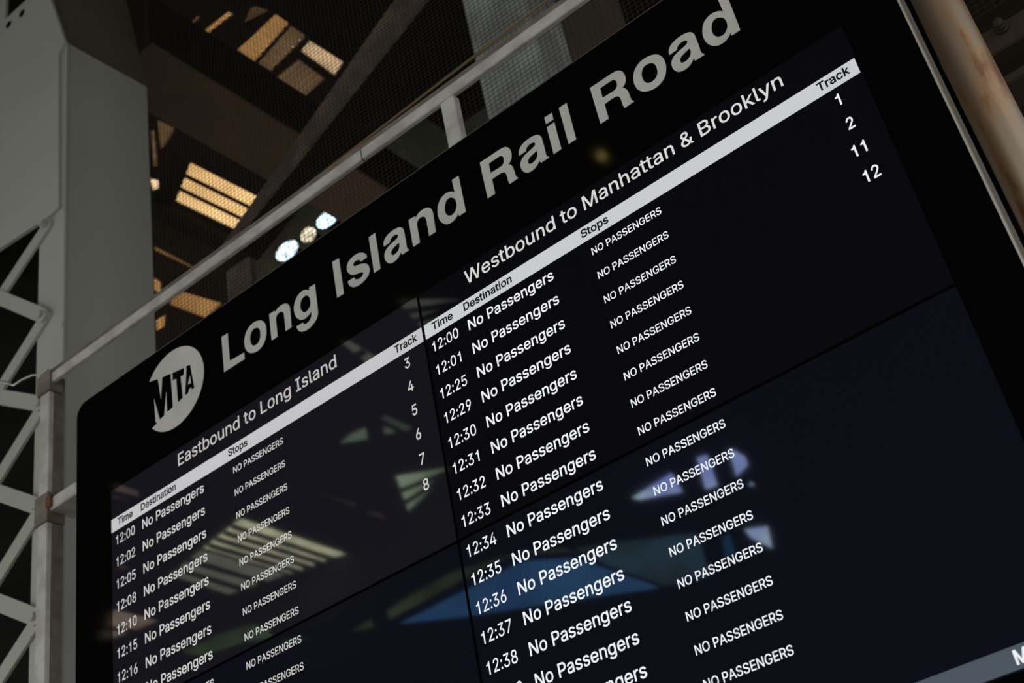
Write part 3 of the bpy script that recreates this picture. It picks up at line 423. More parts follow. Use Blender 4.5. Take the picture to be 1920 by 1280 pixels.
# bold title letters, drawn in the (u, v) frames of the survey close-ups
F_R = (880, 260, 10.667); F_A = (960, 240, 12.8); F_I = (880, 180, 6.4)
F_O = (1080, 0, 5.332); F_N = (600, 320, 5.333); F_G = (400, 480, 5.819)
RAW = {
 'R': (F_R, [[(215, 485, c), (560, 255, c), (640, 205), (720, 172), (790, 185), (835, 250), (850, 340), (835, 430), (785, 515, c),
              (830, 522), (875, 570), (905, 650), (935, 745), (955, 768), (975, 775, c), (983, 790, c), (815, 908, c), (793, 875),
              (770, 800), (745, 715), (720, 682), (690, 673), (645, 688), (600, 715, c), (460, 815, c), (523, 1100, c), (375, 1197, c)],
             [(393, 500, c), (570, 380, c), (610, 355), (645, 349), (680, 370), (697, 430), (690, 490), (655, 545), (600, 585, c), (432, 690, c)]]),
 'a': (F_A, [[(172, 675, c), (160, 600), (180, 510), (240, 410), (340, 310), (470, 220), (590, 175), (650, 182), (695, 220), (722, 290),
              (770, 460), (812, 640), (830, 675), (850, 690), (872, 695, c), (883, 718, c), (693, 845, c), (672, 815), (655, 785, c),
              (640, 830), (590, 920), (520, 1000), (430, 1060), (340, 1080), (270, 1050), (220, 980), (203, 880), (225, 780), (280, 690),
              (370, 600), (470, 510), (530, 450), (553, 405), (545, 372), (515, 357), (460, 375), (390, 430), (345, 490), (333, 530), (338, 560, c)],
             [(585, 550, c), (605, 600), (608, 670), (585, 740), (530, 815), (460, 865), (410, 870), (382, 830), (385, 780), (420, 715), (500, 635)]]),
 'i': (F_I, [[(903, 262, c), (992, 203, c), (1012, 283, c), (922, 340, c)], [(932, 380, c), (1022, 317, c), (1107, 638, c), (1015, 700, c)]]),
 'l': (F_I, [[(1078, 147, c), (1170, 85, c), (1285, 520, c), (1195, 580, c)]]),
 'o': (F_O, [[(800, 547), (860, 568), (895, 630), (903, 700), (885, 780), (830, 855), (760, 900), (680, 917), (620, 895), (585, 840),
              (575, 780), (590, 700), (640, 625), (715, 570)],
             [(745, 633), (790, 645), (812, 690), (816, 740), (795, 790), (750, 825), (715, 832), (680, 810), (660, 765), (660, 715), (685, 665)]]),
 'd': (F_N, [[(1320, 97, c), (1387, 52, c), (1460, 410, c), (1393, 455, c), (1385, 427, c), (1370, 460), (1330, 510), (1270, 537), (1215, 515),
              (1185, 460), (1178, 390), (1195, 310), (1240, 245), (1300, 212), (1348, 217, c)],
             [(1310, 270), (1350, 285), (1368, 340), (1360, 395), (1330, 440), (1290, 452), (1260, 430), (1248, 380), (1260, 310), (1285, 280)]]),
 'n': (F_N, [[(888, 495, c), (953, 455, c), (957, 477, c), (985, 430), (1030, 390), (1080, 373), (1115, 385), (1132, 425), (1145, 510, c), (1162, 610, c),
              (1095, 655, c), (1075, 540, c), (1065, 490), (1055, 468), (1030, 460), (1000, 475), (975, 510), (972, 550, c), (1003, 718, c), (935, 762, c)]]),
 's': (F_N, [[(467, 870, c), (455, 840), (425, 825), (370, 835), (310, 880), (275, 930), (265, 985), (280, 1025), (315, 1045), (360, 1038), (400, 1022),
              (425, 1020), (428, 1040), (410, 1070), (375, 1090), (350, 1090), (338, 1072, c), (275, 1112, c), (290, 1150), (325, 1168), (375, 1155),
              (435, 1110), (480, 1050), (492, 990), (475, 945), (440, 932), (390, 943), (345, 960), (328, 950), (335, 925), (365, 900), (390, 897), (405, 915, c)]]),
 'g': (F_G, [[(1045, 345, c), (1110, 308, c), (1143, 590, c), (1140, 650), (1110, 720), (1050, 790), (990, 822), (945, 822), (920, 797), (910, 770, c), (978, 728, c),
              (1000, 742), (1035, 725), (1065, 680), (1073, 640), (1070, 605, c), (1040, 650), (1000, 685), (955, 697), (910, 670), (885, 610), (883, 545),
              (905, 470), (945, 405), (1000, 370), (1050, 378, c)],
             [(1010, 432), (1045, 445), (1062, 500), (1055, 555), (1020, 605), (990, 615), (960, 590), (950, 540), (965, 475)]]),
 'L': (F_G, [[(90, 885, c), (157, 843, c), (180, 1145, c), (337, 1055, c), (342, 1125, c), (118, 1268, c)]]),
 'I': (F_N, [[(120, 918, c), (187, 880, c), (237, 1232, c), (170, 1275, c)]]),
}
BOLD = {}
for ch, (fr, loops) in RAW.items():
    L_ = []
    for lp in loops:
        q = []
        for p in lp:
            X, Z = bd(fr[0] + p[0] / fr[2], fr[1] + p[1] / fr[2])
            q.append((X, Z, c) if len(p) > 2 else (X, Z))
        L_.append(smooth_loop(q))
    x0 = min(p[0] for g in L_ for p in g)
    x1 = max(p[0] for g in L_ for p in g)
    BOLD[ch] = (x1 - x0, [[(a - x0, z_ - UP) for a, z_ in g] for g in L_])

# ------------------------------------------------------------------ the departure board
board = thing('departure_board', (0, 0.06, 1.85), 'large black departure board lit with train times, headed Long Island Rail Road', 'departure board')
XL, XR, ZT, ZB = -1.374, 1.332, 0.9457 + UP, -1.12 + UP
def rounded(x0, x1, z0, z1, rad, seg=8):
    out = []
    for cx, cz, a0 in ((x1 - rad, z1 - rad, 0), (x0 + rad, z1 - rad, 90), (x0 + rad, z0 + rad, 180), (x1 - rad, z0 + rad, 270)):
        for k in range(seg + 1):
            a = math.radians(a0 + 90 * k / seg)
            out.append((cx + rad * math.cos(a), cz + rad * math.sin(a)))
    return out
link('cabinet', prism([(a, 0.010, b_) for a, b_ in rounded(XL + 0.004, XR - 0.0025, ZB + 0.006, ZT - 0.004, 0.045)], (0, 0.09, 0)), M_alu, board, 'grey metal cabinet side')
link('front_glass', prism([(a, 0.0, b_) for a, b_ in rounded(XL, XR - 0.0025, ZB, ZT - 0.003, 0.045)], (0, 0.010, 0)), M_black, board, 'black glass front with rounded corners')
# polished edge strip round the glass
ro = rounded(XL - 0.0015, XR + 0.001, ZB - 0.002, ZT, 0.047); ri = rounded(XL, XR - 0.0025, ZB, ZT - 0.003, 0.045)
k = len(ro)
vs = [(a, 0.0015, b_) for a, b_ in ro] + [(a, -0.0005, b_) for a, b_ in ri] + [(a, 0.014, b_) for a, b_ in ro]
link('edge_strip', mesh(vs, [(i, (i + 1) % k, k + (i + 1) % k, k + i) for i in range(k)] + [(i, (i + 1) % k, 2 * k + (i + 1) % k, 2 * k + i) for i in range(k)]), M_edge, board, 'thin polished metal edge strip')

# title: one mesh per word, every letter placed on its measured left edge
def bx(u, v): return bd(u, v)[0]
TITLE = [
 ('Long', [('L', bx(400 + 118 / 5.819, 480 + 1268 / 5.819)), ('o', -0.625), ('n', -0.5035), ('g', -0.395)]),
 ('Island', [('I', bx(600 + 170 / 5.333, 320 + 1275 / 5.333)), ('s', None), ('l', None), ('a', None), ('n', None), ('d', None)]),
 ('Rail', [('R', None), ('a', None), ('i', None), ('l', None)]),
 ('Road', [('R', bx(1080 + 240 / 5.332, 1230 / 5.332)), ('o', None), ('a', None), ('d', None)]),
]
def left_of(fr, pts): return min(bx(fr[0] + a / fr[2], fr[1] + b_ / fr[2]) for a, b_ in pts)
POS = {
 ('Long', 1): left_of(F_G, [(342, 950), (345, 900), (350, 1000)]),
 ('Long', 2): left_of(F_G, [(612, 637), (640, 925)]),
 ('Long', 3): left_of(F_G, [(883, 545), (885, 610)]),
 ('Island', 1): left_of(F_N, [(265, 985), (275, 930), (290, 1150)]),
 ('Island', 2): left_of(F_N, [(490, 668), (545, 1022)]),
 ('Island', 3): left_of(F_N, [(635, 750), (650, 870), (645, 840)]),
 ('Island', 4): left_of(F_N, [(888, 495), (935, 762)]),
 ('Island', 5): left_of(F_N, [(1178, 390), (1185, 460)]),
 ('Rail', 0): left_of(F_R, [(215, 485), (375, 1197)]),
 ('Rail', 1): left_of(F_A, [(172, 675), (205, 880), (203, 860)]),
 ('Rail', 2): left_of(F_I, [(903, 262), (1015, 700)]),
 ('Rail', 3): left_of(F_I, [(1078, 147), (1195, 580)]),
 ('Road', 1): left_of(F_O, [(575, 780), (585, 840)]),
 ('Road', 2): left_of(F_O, [(930, 535), (950, 630)]),
 ('Road', 3): left_of(F_O, [(1265, 300), (1270, 350), (1285, 400)]),
}
for word, letters in TITLE:
    sp = []
    for i, (ch, xx) in enumerate(letters):
        if (word, i) in POS: xx = POS[(word, i)]
        for g in BOLD[ch][1]: sp.append([(xx + a, z_ + UP) for a, z_ in g])
    link('title_lettering', moved(flat(sp, 0.0006), (0, -0.0008, 0)), M_vinyl, board, 'silver bold lettering reading ' + word)

# round transit emblem with three black letters cut out of a silver disc
F_M = (260, 600, 5.82)
def em(pts): return [bd(F_M[0] + p[0] / F_M[2], F_M[1] + p[1] / F_M[2]) for p in pts]
cx, cz, rad = -0.9219, 0.7758 + UP, 0.1312
A0 = em([(130, 675)])[0]; A1 = em([(158, 1165)])[0]
a0 = math.atan2(A0[1] - cz, A0[0] - cx); a1 = math.atan2(A1[1] - cz, A1[0] - cx)
if a1 > a0: a1 -= 2 * math.pi
arc = [(cx + rad * math.cos(a0 + (a1 - a0) * k / 60), cz + rad * math.sin(a0 + (a1 - a0) * k / 60)) for k in range(61)]
cut = em([(203, 1128), (188, 1108), (172, 857), (235, 1087), (282, 1040), (305, 780), (315, 1006), (378, 950), (352, 583), (260, 625), (247, 865), (213, 643)])
tee = em([(370, 580), (497, 520), (497, 597), (462, 618), (485, 850), (430, 900), (413, 640), (375, 662)])
ay = em([(525, 500), (565, 487), (612, 738), (582, 758), (574, 733), (553, 757), (545, 797), (508, 826)])
ctr = em([(560, 603), (575, 683), (542, 704)])
link('transit_emblem', moved(flat([arc + cut, tee, ay, ctr], 0.0006), (0, -0.0008, 0)), M_vinyl, board, 'round silver emblem with black letters MTA')

# four display panels of 1.21 x 0.68 m
Z1 = 0.389 + UP; PITCH = 0.0677; GAP = 0.0058
ZTOP = 0.570 + UP; ZSEAM = -0.1096 + UP; ZBOT = ZSEAM - 0.685
def panel(x0, x1, z0, z1, m_, lab):
    return link('display_panel', box(x0, x1, -0.0012, 0.004, z0, z1), m_, board, lab)
pUL = panel(-1.21, -0.0038, ZSEAM + 0.0038, ZTOP, M_lcdL, 'upper left display panel with the eastbound list')
pUR = panel(0.0038, 1.2085, ZSEAM + 0.0038, ZTOP, M_lcdR, 'upper right display panel with the westbound list')
pLL = panel(-1.21, -0.0038, ZBOT, ZSEAM - 0.0038, M_lcdB, 'lower left display panel')
pLR = panel(0.0038, 1.2085, ZBOT, ZSEAM - 0.0038, M_lcdB, 'lower right display panel')
link('panel_seam', mesh([(-0.0038, -0.0003, ZBOT), (0.0038, -0.0003, ZBOT), (0.0038, -0.0003, ZTOP), (-0.0038, -0.0003, ZTOP),
                         (-0.0038, 0, ZBOT), (0.0038, 0, ZBOT), (0.0038, 0, ZTOP), (-0.0038, 0, ZTOP)], HEX), M_gap, board, 'matt black upright seam between the displays')
for x0, x1 in ((-1.21, -0.003), (0.003, 1.2085)):
    link('panel_seam', box(x0, x1, -0.0003, 0.0, ZSEAM - 0.0038, ZSEAM + 0.0038), M_gap, board, 'matt black level seam between the displays')
def words(name, parent, items, ma, y=-0.0016, label=None, weight=0.0):
    vs = []; fs = []
    for a in items:
        for gv, gf in text_glyphs(bold=weight, **a):
            base = len(vs)
            vs += [(p[0], y, p[1]) for p in gv]
            fs += [tuple(base + q for q in t_) for t_ in gf]
    return link(name, mesh(vs, fs), ma, parent, label)
T = lambda s, x0, z0, cap, **kw: dict(s=s, x0=x0, z0=z0, cap=cap, **kw)
words('heading', pUL, [T('Eastbound to Long Island', -0.9155, 0.5145 + UP, 0.0385, x1=-0.2925)], M_headL, label='heading Eastbound to Long Island', weight=6)
words('heading', pUR, [T('Westbound to Manhattan & Brooklyn', 0.151, 0.5155 + UP, 0.0385, x1=1.0495)], M_headR, label='heading Westbound to Manhattan & Brooklyn', weight=6)
ZB0, ZB1 = 0.4346 + UP, 0.4763 + UP
link('header_bar', box(-1.21, -0.0042, -0.0016, -0.0012, ZB0, ZB1), M_barL, pUL, 'pale lit header bar')
link('header_bar', box(0.0042, 1.2057, -0.0016, -0.0012, ZB0, ZB1), M_barR, pUR, 'pale lit header bar')
HC = 0.0215
for p, dx, lab, tx in ((pUL, -1.21, 'eastbound', (-0.0968, -0.0217)), (pUR, 0.0, 'westbound', (1.1125, 1.1880))):
    st = (-0.7132, -0.637) if dx else (0.4893, 0.5667)
    for s_, (xa, xb) in (('Time', (dx + 0.0285, dx + 0.0955)), ('Destination', (dx + 0.1312, dx + 0.2815)), ('Stops', st), ('Track', tx)):
        words('column_title', p, [T(s_, xa, 0.4475 + UP, HC, x1=xb)], M_dark, y=-0.0020, label='black column title ' + s_, weight=22)
def row_z(i): return Z1 - PITCH * (i - 1) - (GAP if i > 8 else 0)
RT_ = ['12:00', '12:01', '12:25', '12:29', '12:30', '12:31', '12:32', '12:33', '12:34', '12:35', '12:36', '12:37', '12:38', '12:39', '12:40', '12:41']
LT_ = ['12:00', '12:02', '12:05', '12:08', '12:10', '12:15', '12:16', '12:17', '12:20', '12:22', '12:25']
RK = {1: '1', 2: '2', 3: '11', 4: '12'}
LK = {1: '3', 2: '4', 3: '5', 4: '6', 5: '7', 6: '8'}
def row(p, dx, i, tm, trk, ma, xno, xno1, xt):
    z_ = row_z(i)
    words('departure_time', p, [T(tm, dx + 0.0195, z_, 0.0285, sx=0.80)], ma, weight=5, label='departure time ' + tm)
    words('destination_text', p, [T('No Passengers', dx + 0.1352, z_, 0.0285, x1=dx + 0.3935)], ma, weight=9)
    words('stops_text', p, [T('NO PASSENGERS', xno, z_ + 0.0008, 0.0187, x1=xno1)], ma, weight=8)
    if trk: words('track_number', p, [T(trk, 0, z_, 0.0285, sx=0.82, right=xt)], ma, weight=10, label='track number ' + trk)
for i, tm in enumerate(RT_, 1):
    row(pUR if i <= 8 else pLR, 0.0, i, tm, RK.get(i), M_txtR, 0.5055, 0.6965, 1.148 if i == 1 else (1.1555 if i == 2 else (1.159 if i == 3 else 1.165)))
for i, tm in enumerate(LT_, 1):
    row(pUL if i <= 8 else pLL, -1.21, i, tm, LK.get(i), M_txtL, -0.698, -0.5065, -0.056)
link('footer_bar', box(0.0042, 1.2057, -0.0016, -0.0012, -0.7915 + UP, -0.7535 + UP), M_foot, pLR, 'dim blue grey footer bar')
words('footer_text', pLR, [T('M', 1.060, -0.7835 + UP, 0.0225, sx=0.92)], M_txtR, y=-0.0020, label='white footer letter', weight=22)

# ------------------------------------------------------------------ steel frame the board hangs on
YF = 0.12
fr = thing('sign_frame', (-1.66, YF, 0), 'pale square tube steel frame behind the departure board', 'frame')
def zY(u, v, Y=YF): return atY(u, v, Y)
ZR0 = zY(868.5, 162).z; ZR1 = zY(868.5, 140).z; ZR2 = zY(868.5, 126).z
XP0, XP1 = zY(76, 724).x, zY(93, 740).x
link('top_rail', box(XP1, 1.25, YF, YF + 0.016, ZR0, ZR1, 0.002), M_frame, fr)
link('net_channel', box(XP1 - 0.02, 1.25, YF + 0.008, YF + 0.03, ZR1, ZR2, 0.002), M_frame_dk, fr, 'weathered brown channel on top of the rail')
ZL = zY(98.5, 930)
ZL0 = ZL.z - 0.045
link('post', box(XP0, XP1, YF, YF + 0.018, 0.0, ZR1, 0.002), M_frame, fr)
link('post_web', box(XP1 - 0.012, XP1, YF + 0.018, YF + 0.06, 0.0, ZR1), M_frame_dk, fr, 'weathered brown web behind the post face')
link('corner_bracket', box(XP0 - 0.01, XP1 + 0.012, YF - 0.008, YF + 0.045, ZR0 - 0.03, ZR1 + 0.01, 0.002), M_frame_dk, fr, 'weathered bracket at the frame corner')
link('lower_rail', box(XP1, 1.25, YF, YF + 0.10, ZL0, ZL.z, 0.003), M_frame, fr)
link('corner_bracket', box(XP0 - 0.008, XP1 + 0.01, YF - 0.008, YF + 0.06, ZL0 - 0.035, ZL.z + 0.025, 0.002), M_frame_dk, fr, 'weathered bracket at the lower rail')
link('rust_patch', box(XP1 - 0.002, XP1 + 0.028, YF - 0.009, YF + 0.01, ZL0 + 0.006, ZL.z + 0.006, 0.003), M_rust, fr, 'rust at the lower bracket')
xa, xb = zY(833, 240).x, zY(858, 222).x
link('stub_post', box(xa, xb, YF + 0.002, YF + 0.028, ZT - 0.3, ZR0, 0.002), M_frame, fr)
for xq in (-1.0, 1.0):
    link('mounting_arm', box(xq - 0.03, xq + 0.03, 0.1012, YF + 0.05, ZL0 - 0.7, ZL0 - 0.62), M_frame, fr)
link('mounting_arm', box(xa, xb, 0.1012, YF + 0.01, ZT - 0.3, ZT - 0.24), M_frame, fr)
link('gap_blackout', box(1.262, 1.331, 0.112, 0.160, 0.0, ZR1), M_gap, fr, 'black upright strip added to darken the gap behind the right edge of the board')  # added strip, keeps the gap beside the pipe black
# joint in the rail
jx = zY(679, 300).x
link('rail_joint', box(jx - 0.002, jx + 0.002, YF - 0.0012, YF + 0.0165, ZR0 - 0.001, ZR1 + 0.001), M_frame_dk, fr, 'dark joint line in the rail')

# wire tied round the frame corner
wp = [zY(-20, 712, YF + 0.02), zY(10, 716, YF), zY(25, 722, YF - 0.02), zY(40, 712, YF - 0.025), zY(60, 703, YF - 0.02), zY(76, 702, YF - 0.012), zY(90, 692, YF - 0.012)]
tag(link('tie_wire', tube(wp, 0.0038, 8), M_wire), 'grey tie wire running off from the top left frame corner', 'wire')

# rusty pipe on the right
pc = (zY(1705.6, 0, 0.22) + zY(1807.4, 0, 0.22)) / 2
pr = (zY(1807.4, 0, 0.22).x - zY(1705.6, 0, 0.22).x) / 2 * 0.97
pipe = link('pipe_post', tube([(pc.x, 0.22, 0), (pc.x, 0.22, 5.2 + UP)], pr, 40), M_pipe)
tag(pipe, 'rust streaked round steel pipe standing along the right edge of the board', 'pipe')

# ------------------------------------------------------------------ laced steel column on the left
YC = 0.46
cc = atY(126, 400, YC)
XC = cc.x
DB = atX(287, 500, XC).y
column = thing('lattice_column', (XC - 0.3, YC + 0.2, 0), 'grey green laced steel column with bolted bars at the left edge', 'column')
FXL = atY(73, 700, YC).x
ZTOPC = 4.9 + UP
zk = atX(126, 80, XC).z      # where the bracket starts on the front corner
k0 = atX(126, 80, XC); k1 = atX(271, 160, XC)
link('side_web', prism([(XC, YC, 0), (XC, DB, 0), (XC, DB, k1.z), (XC, YC, k0.z)], (-0.012, 0, 0), 0.002), M_col, column, 'wide plain side plate')
link('front_flange', box(FXL, XC + 0.004, YC - 0.014, YC, 0, k0.z, 0.003), M_col, column, 'front flange carrying the lacing')
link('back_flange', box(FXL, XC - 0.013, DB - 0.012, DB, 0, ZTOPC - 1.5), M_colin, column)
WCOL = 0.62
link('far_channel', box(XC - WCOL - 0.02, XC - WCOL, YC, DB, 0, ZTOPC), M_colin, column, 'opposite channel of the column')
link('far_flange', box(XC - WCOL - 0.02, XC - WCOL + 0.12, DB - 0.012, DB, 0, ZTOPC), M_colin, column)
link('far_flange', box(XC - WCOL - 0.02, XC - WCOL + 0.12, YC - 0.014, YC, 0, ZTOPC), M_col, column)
NODES = [(72, 432), (82, 592), (64, 768), (62, 958), (55, 1166), (52, 1395)]
nz = [atY(u, v, YC - 0.03).z for u, v in NODES]
nx = XC - 0.105
lx = XC - WCOL + 0.07
def bolt(x_, y_, z_, rad=0.017, parent=column):
    me = tube([(x_, y_ + 0.012, z_), (x_, y_ - 0.014, z_)], rad, 6, False)
    return link('bolt', me, M_col, parent)
def lace(a, b_, w, ya, th=0.012):
    """flat bar with round ends in the x-z plane"""
    A = Vector((a[0], 0, a[1])); B = Vector((b_[0], 0, b_[1])); d = (B - A).normalized(); s = Vector((-d.z, 0, d.x))
    pts = []
    for k in range(9):
        t_ = math.pi * k / 8; pts.append(B + (s * math.cos(t_) + d * math.sin(t_)) * w / 2)
    for k in range(9):
        t_ = math.pi * k / 8; pts.append(A + (-s * math.cos(t_) - d * math.sin(t_)) * w / 2)
    return prism([(p.x, ya, p.z) for p in pts], (0, -th, 0))
SIGHT = [((68, 427), (0, 540), (13, 573), (60, 585)), ((82, 594), (0, 725), (0, 745), (62, 767)), ((62, 773), (0, 883), (0, 923), (58, 944)), ((55, 968), (0, 1075), (0, 1124), (50, 1156))]
lz = []
for q in SIGHT:
    (ax, az), (bx2, bz), (cx2, cz2), (dx2, dz) = [(lambda p: (p.x, p.z))(atY(u, v, YC - 0.03)) for u, v in q]
    m1 = (bz - az) / (bx2 - ax); m2 = (dz - cz2) / (dx2 - cx2)
    xi = (cz2 - az + m1 * ax - m2 * cx2) / (m1 - m2)
    lz.append((xi, az + m1 * (xi - ax)))
lx = sum(p[0] for p in lz) / len(lz)
dzm = sum((p[1] - nz[i + 1]) / (nz[i] - nz[i + 1]) for i, p in enumerate(lz)) / len(lz)
for i in range(len(nz) - 1):
    zl = lz[i][1] if i < len(lz) else nz[i + 1] + (nz[i] - nz[i + 1]) * dzm
    link('lacing_bar', lace((nx, nz[i]), (lx, zl), 0.062, YC - 0.016), M_col, column)
    link('lacing_bar', lace((lx, zl), (nx, nz[i + 1]), 0.062, YC - 0.030), M_col, column)
for z_ in nz[:5]: bolt(nx, YC - 0.044, z_)
for i in range(3):
    zz = 3.35 + 0.42 * i
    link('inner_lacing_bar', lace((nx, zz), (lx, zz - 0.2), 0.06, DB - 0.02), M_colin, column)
# gusset plate above the lacing
gp = [atY(u, v, YC - 0.03) for u, v in ((122, 78), (110, 100), (110, 388), (96, 402), (-60, 505))]
ty = atY(26, 21, YC - 0.03).z
top = [Vector((atY(84, -25, YC - 0.03).x, YC - 0.03, ty))]
g2 = top + gp + [Vector((XC - WCOL - 0.05, YC - 0.03, gp[4].z)), Vector((XC - WCOL - 0.05, YC - 0.03, top[0].z))]
link('gusset_plate', prism(g2, (0, 0.016, 0), 0.002), M_col, column, 'large smooth gusset plate above the lacing bars')
for u, v in ((16, 46), (41, 25)):
    p = atY(u, v, YC - 0.031)
    link('bolt_hole', tube([(p.x, YC - 0.026, p.z), (p.x, YC - 0.0315, p.z)], 0.021, 16, False), M_gap, column, 'dark round bolt hole in the gusset plate')
for u, v in ((117, 75), (106, 253), (118, 395), (118, 607), (112, 1062), (112, 1118), (111, 1172), (111, 1205)):
    p = atY(u, v, YC - 0.014)
    link('rivet', tube([(p.x, YC - 0.012, p.z), (p.x, YC - 0.019, p.z)], 0.008, 10), M_col, column)
# bracket, its shade painted brown, that spreads from the head of the column side
kp = [Vector((XC, YC - 0.014, k0.z)), Vector((XC, DB, k1.z)), atY(205, -130, DB), atY(41, -130, YC - 0.014)]
link('head_bracket', mesh(kp + [p + Vector((-0.02, 0, 0)) for p in kp], HEX), M_haunch, column, 'plate with its shade painted darker brown at the head of the column')

# ------------------------------------------------------------------ bird netting
NY = 0.62
nx0, nx1, nz0, nz1 = atY(284, 400, NY).x, 1.75, 0.9 + UP, 4.4 + UP
st = 0.0195
vs = []; fs = []
def strand(a, b_, rr=0.0011):
    A = Vector(a); B = Vector(b_); d = (B - A).normalized()
    s = Vector((0, 1, 0)); u = d.cross(s)
    i = len(vs)
    for P in (A, B):
        for k_ in range(3):
            t_ = 2 * math.pi * k_ / 3
            vs.append(P + (s * math.cos(t_) + u * math.sin(t_)) * rr)
    for k_ in range(3):
        fs.append((i + k_, i + (k_ + 1) % 3, i + 3 + (k_ + 1) % 3, i + 3 + k_))
k_x = nx0
while k_x < nx1:
    strand((k_x, NY, nz0), (k_x, NY, nz1)); k_x += st
k_z = nz0
while k_z < nz1:
    strand((nx0, NY + 0.001, k_z), (nx1, NY + 0.001, k_z)); k_z += st * 0.92
tag(link('bird_netting', mesh(vs, fs), M_net), 'fine dark square mesh bird netting stretched behind the frame', 'netting')
ra = atY(640, 297, 0.5); rb = atY(1040, -10, 0.5)
ra2 = ra + (ra - rb) * 1.3; rb2 = rb + (rb - ra) * 0.6
tag(link('netting_rope', tube([ra2, rb2], 0.0042, 8), M_rope), 'thin tan rope stretched just above the top rail', 'rope')

# ------------------------------------------------------------------ structure behind the board
ZC = 5.0 + UP                       # roof deck height
def roofpt(u, v, mirror=False, dz=0.0):
    p = atZ(u, v, ZC + dz)
    return flip(p) if mirror else p
HOLES = []
def skylight(quad, ma, label, ribs=0, ribm=None, mirror=False, corr=16, amp=0.012, group='translucent roof sheets', ribw=0.06, drop=0.02, ribh=0.03):
    """a corrugated translucent sheet in an opening of the roof deck; corrugations follow the first edge"""
    q = [roofpt(u, v, mirror) for u, v in quad]
    HOLES.append([(p.x, p.y) for p in q])
    cen = sum(q, Vector()) / len(q)
    t_ = thing('skylight', cen, label, 'skylight', group)
    a, b_, c_, d_ = q[0], q[1], q[2], q[3]
    N = corr * 4
    vs = []; fs = []
    for j in range(N + 1):
        f_ = j / N
        zz = amp * math.sin(2 * math.pi * corr * f_) + 0.03
        for e_ in (0, 0.5, 1.0):
            P = (a * (1 - f_) + d_ * f_) * (1 - e_) + (b_ * (1 - f_) + c_ * f_) * e_
            vs.append((P.x, P.y, P.z + zz))
    for j in range(N):
        for e_ in range(2):
            fs.append((j * 3 + e_, j * 3 + e_ + 1, j * 3 + e_ + 4, j * 3 + e_ + 3))
    link('corrugated_sheet', mesh(vs, fs, smooth=True), ma, t_)
    for r_ in range(ribs):
        f_ = (r_ + 1) / (ribs + 1)
        A = a * (1 - f_) + d_ * f_; B = b_ * (1 - f_) + c_ * f_
        link('rib', bar(A + Vector((0, 0, -drop)), B + Vector((0, 0, -drop)), ribw, ribh), ribm or M_beam, t_, 'dark rib under the sheet')
    return t_
# behind the board, seen directly; translucent sheets stand in for sunlit timber
skylight([(517, 27), (545, 46), (478, 121), (442, 97)], M_amber, 'amber sheet as lit wood beside the dark girder, high up', corr=8)
skylight([(546, 49), (577, 70), (508, 139), (481, 122)], M_amberD, 'dull brown sheet as lit wood between amber and pale sheets', corr=6)
skylight([(580, 76), (646, 118), (628, 146), (562, 98)], M_pale, 'bright pale sheet as lit wood high up near the diagonal brace', corr=8)
skylight([(427, 22), (442, 28), (392, 67), (380, 60)], M_amber, 'narrow amber sheet as lit wood at the top, second from left', corr=5)
skylight([(370, 30), (380, 33), (362, 52), (356, 48)], M_amberD, 'tiny amber sheet as lit wood, leftmost at the top', corr=3)
skylight([(470, 15), (480, 12), (510, 22), (455, 50)], M_amberD, 'dim purple brown sheet as lit wood near the top', corr=4)
skylight([(357, 305), (487, 371), (456, 441), (328, 380)], M_amberB, 'largest bright amber sheet as lit wood, with two ribs', ribs=2, corr=18, ribw=0.028, drop=-0.008, ribh=0.012)
skylight([(300, 408), (432, 462), (424, 469), (300, 421)], M_amber, 'thin amber strip as lit wood below the largest sheet', corr=3)
skylight([(290, 462), (363, 500), (360, 506), (290, 473)], M_amber, 'thinnest amber strip as lit wood just above the rail', corr=3)
skylight([(322, 541), (420, 570), (385, 600), (318, 575)], M_amber, 'amber sheet as lit wood seen just below the top rail', corr=8)
skylight([(289, 520), (302, 530), (302, 555), (289, 550)], M_amber, 'small amber sheet as lit wood against the column above the rail', corr=3)
skylight([(293, 600), (312, 590), (308, 618), (294, 625)], M_amber, 'small amber sheet as lit wood beside the column below the rail', corr=3)

skylight([(281, 335), (297, 338), (298, 358), (287, 362)], M_pale, 'small pale sheet added as a lit spot against the column, left of the largest amber sheet', corr=3)  # added sheets for lit spots along the column edge
skylight([(294, 224), (330, 242), (320, 264), (302, 287)], M_amberD, 'dull brown sheet added as a lit area beside the column, left of the girder underside', corr=5)
skylight([(282, 245), (290, 245), (296, 318), (288, 318)], M_amberD, 'upright dull brown sliver added as a lit strip along the column edge', corr=3)
skylight([(512, 150), (560, 112), (612, 150), (568, 190)], M_amberD, 'dull brown sheet as lit wood below the bright pale sheet', corr=6)
def tri(o, label, cat, group=None): return tag(o, label, cat, group)
# box girder running away from the board
ZG = 3.75 + UP
g0 = atZ(280, 97.5, ZG); g1 = atZ(545, 230, ZG)
xg = (g0.x + g1.x) / 2
gl = atZ(290, 217, ZG)
gy0, gy1 = DB + 0.03, 3.38
zt_ = atX(470, 112, xg).z
gird = thing('box_girder', (xg - 0.5, gy0, ZG), 'wide brown box girder running back beside the column head', 'girder')
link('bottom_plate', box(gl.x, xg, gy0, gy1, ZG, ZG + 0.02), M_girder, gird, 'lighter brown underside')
link('side_plate', box(xg - 0.02, xg, gy0, gy1, ZG + 0.02, zt_), M_beam, gird, 'side plate with its shade painted almost black')  # shadow side of the girder, darkened by colour
link('side_plate', box(gl.x, gl.x + 0.02, gy0, gy1, ZG + 0.02, zt_), M_beam, gird, 'side plate with its shade painted almost black')
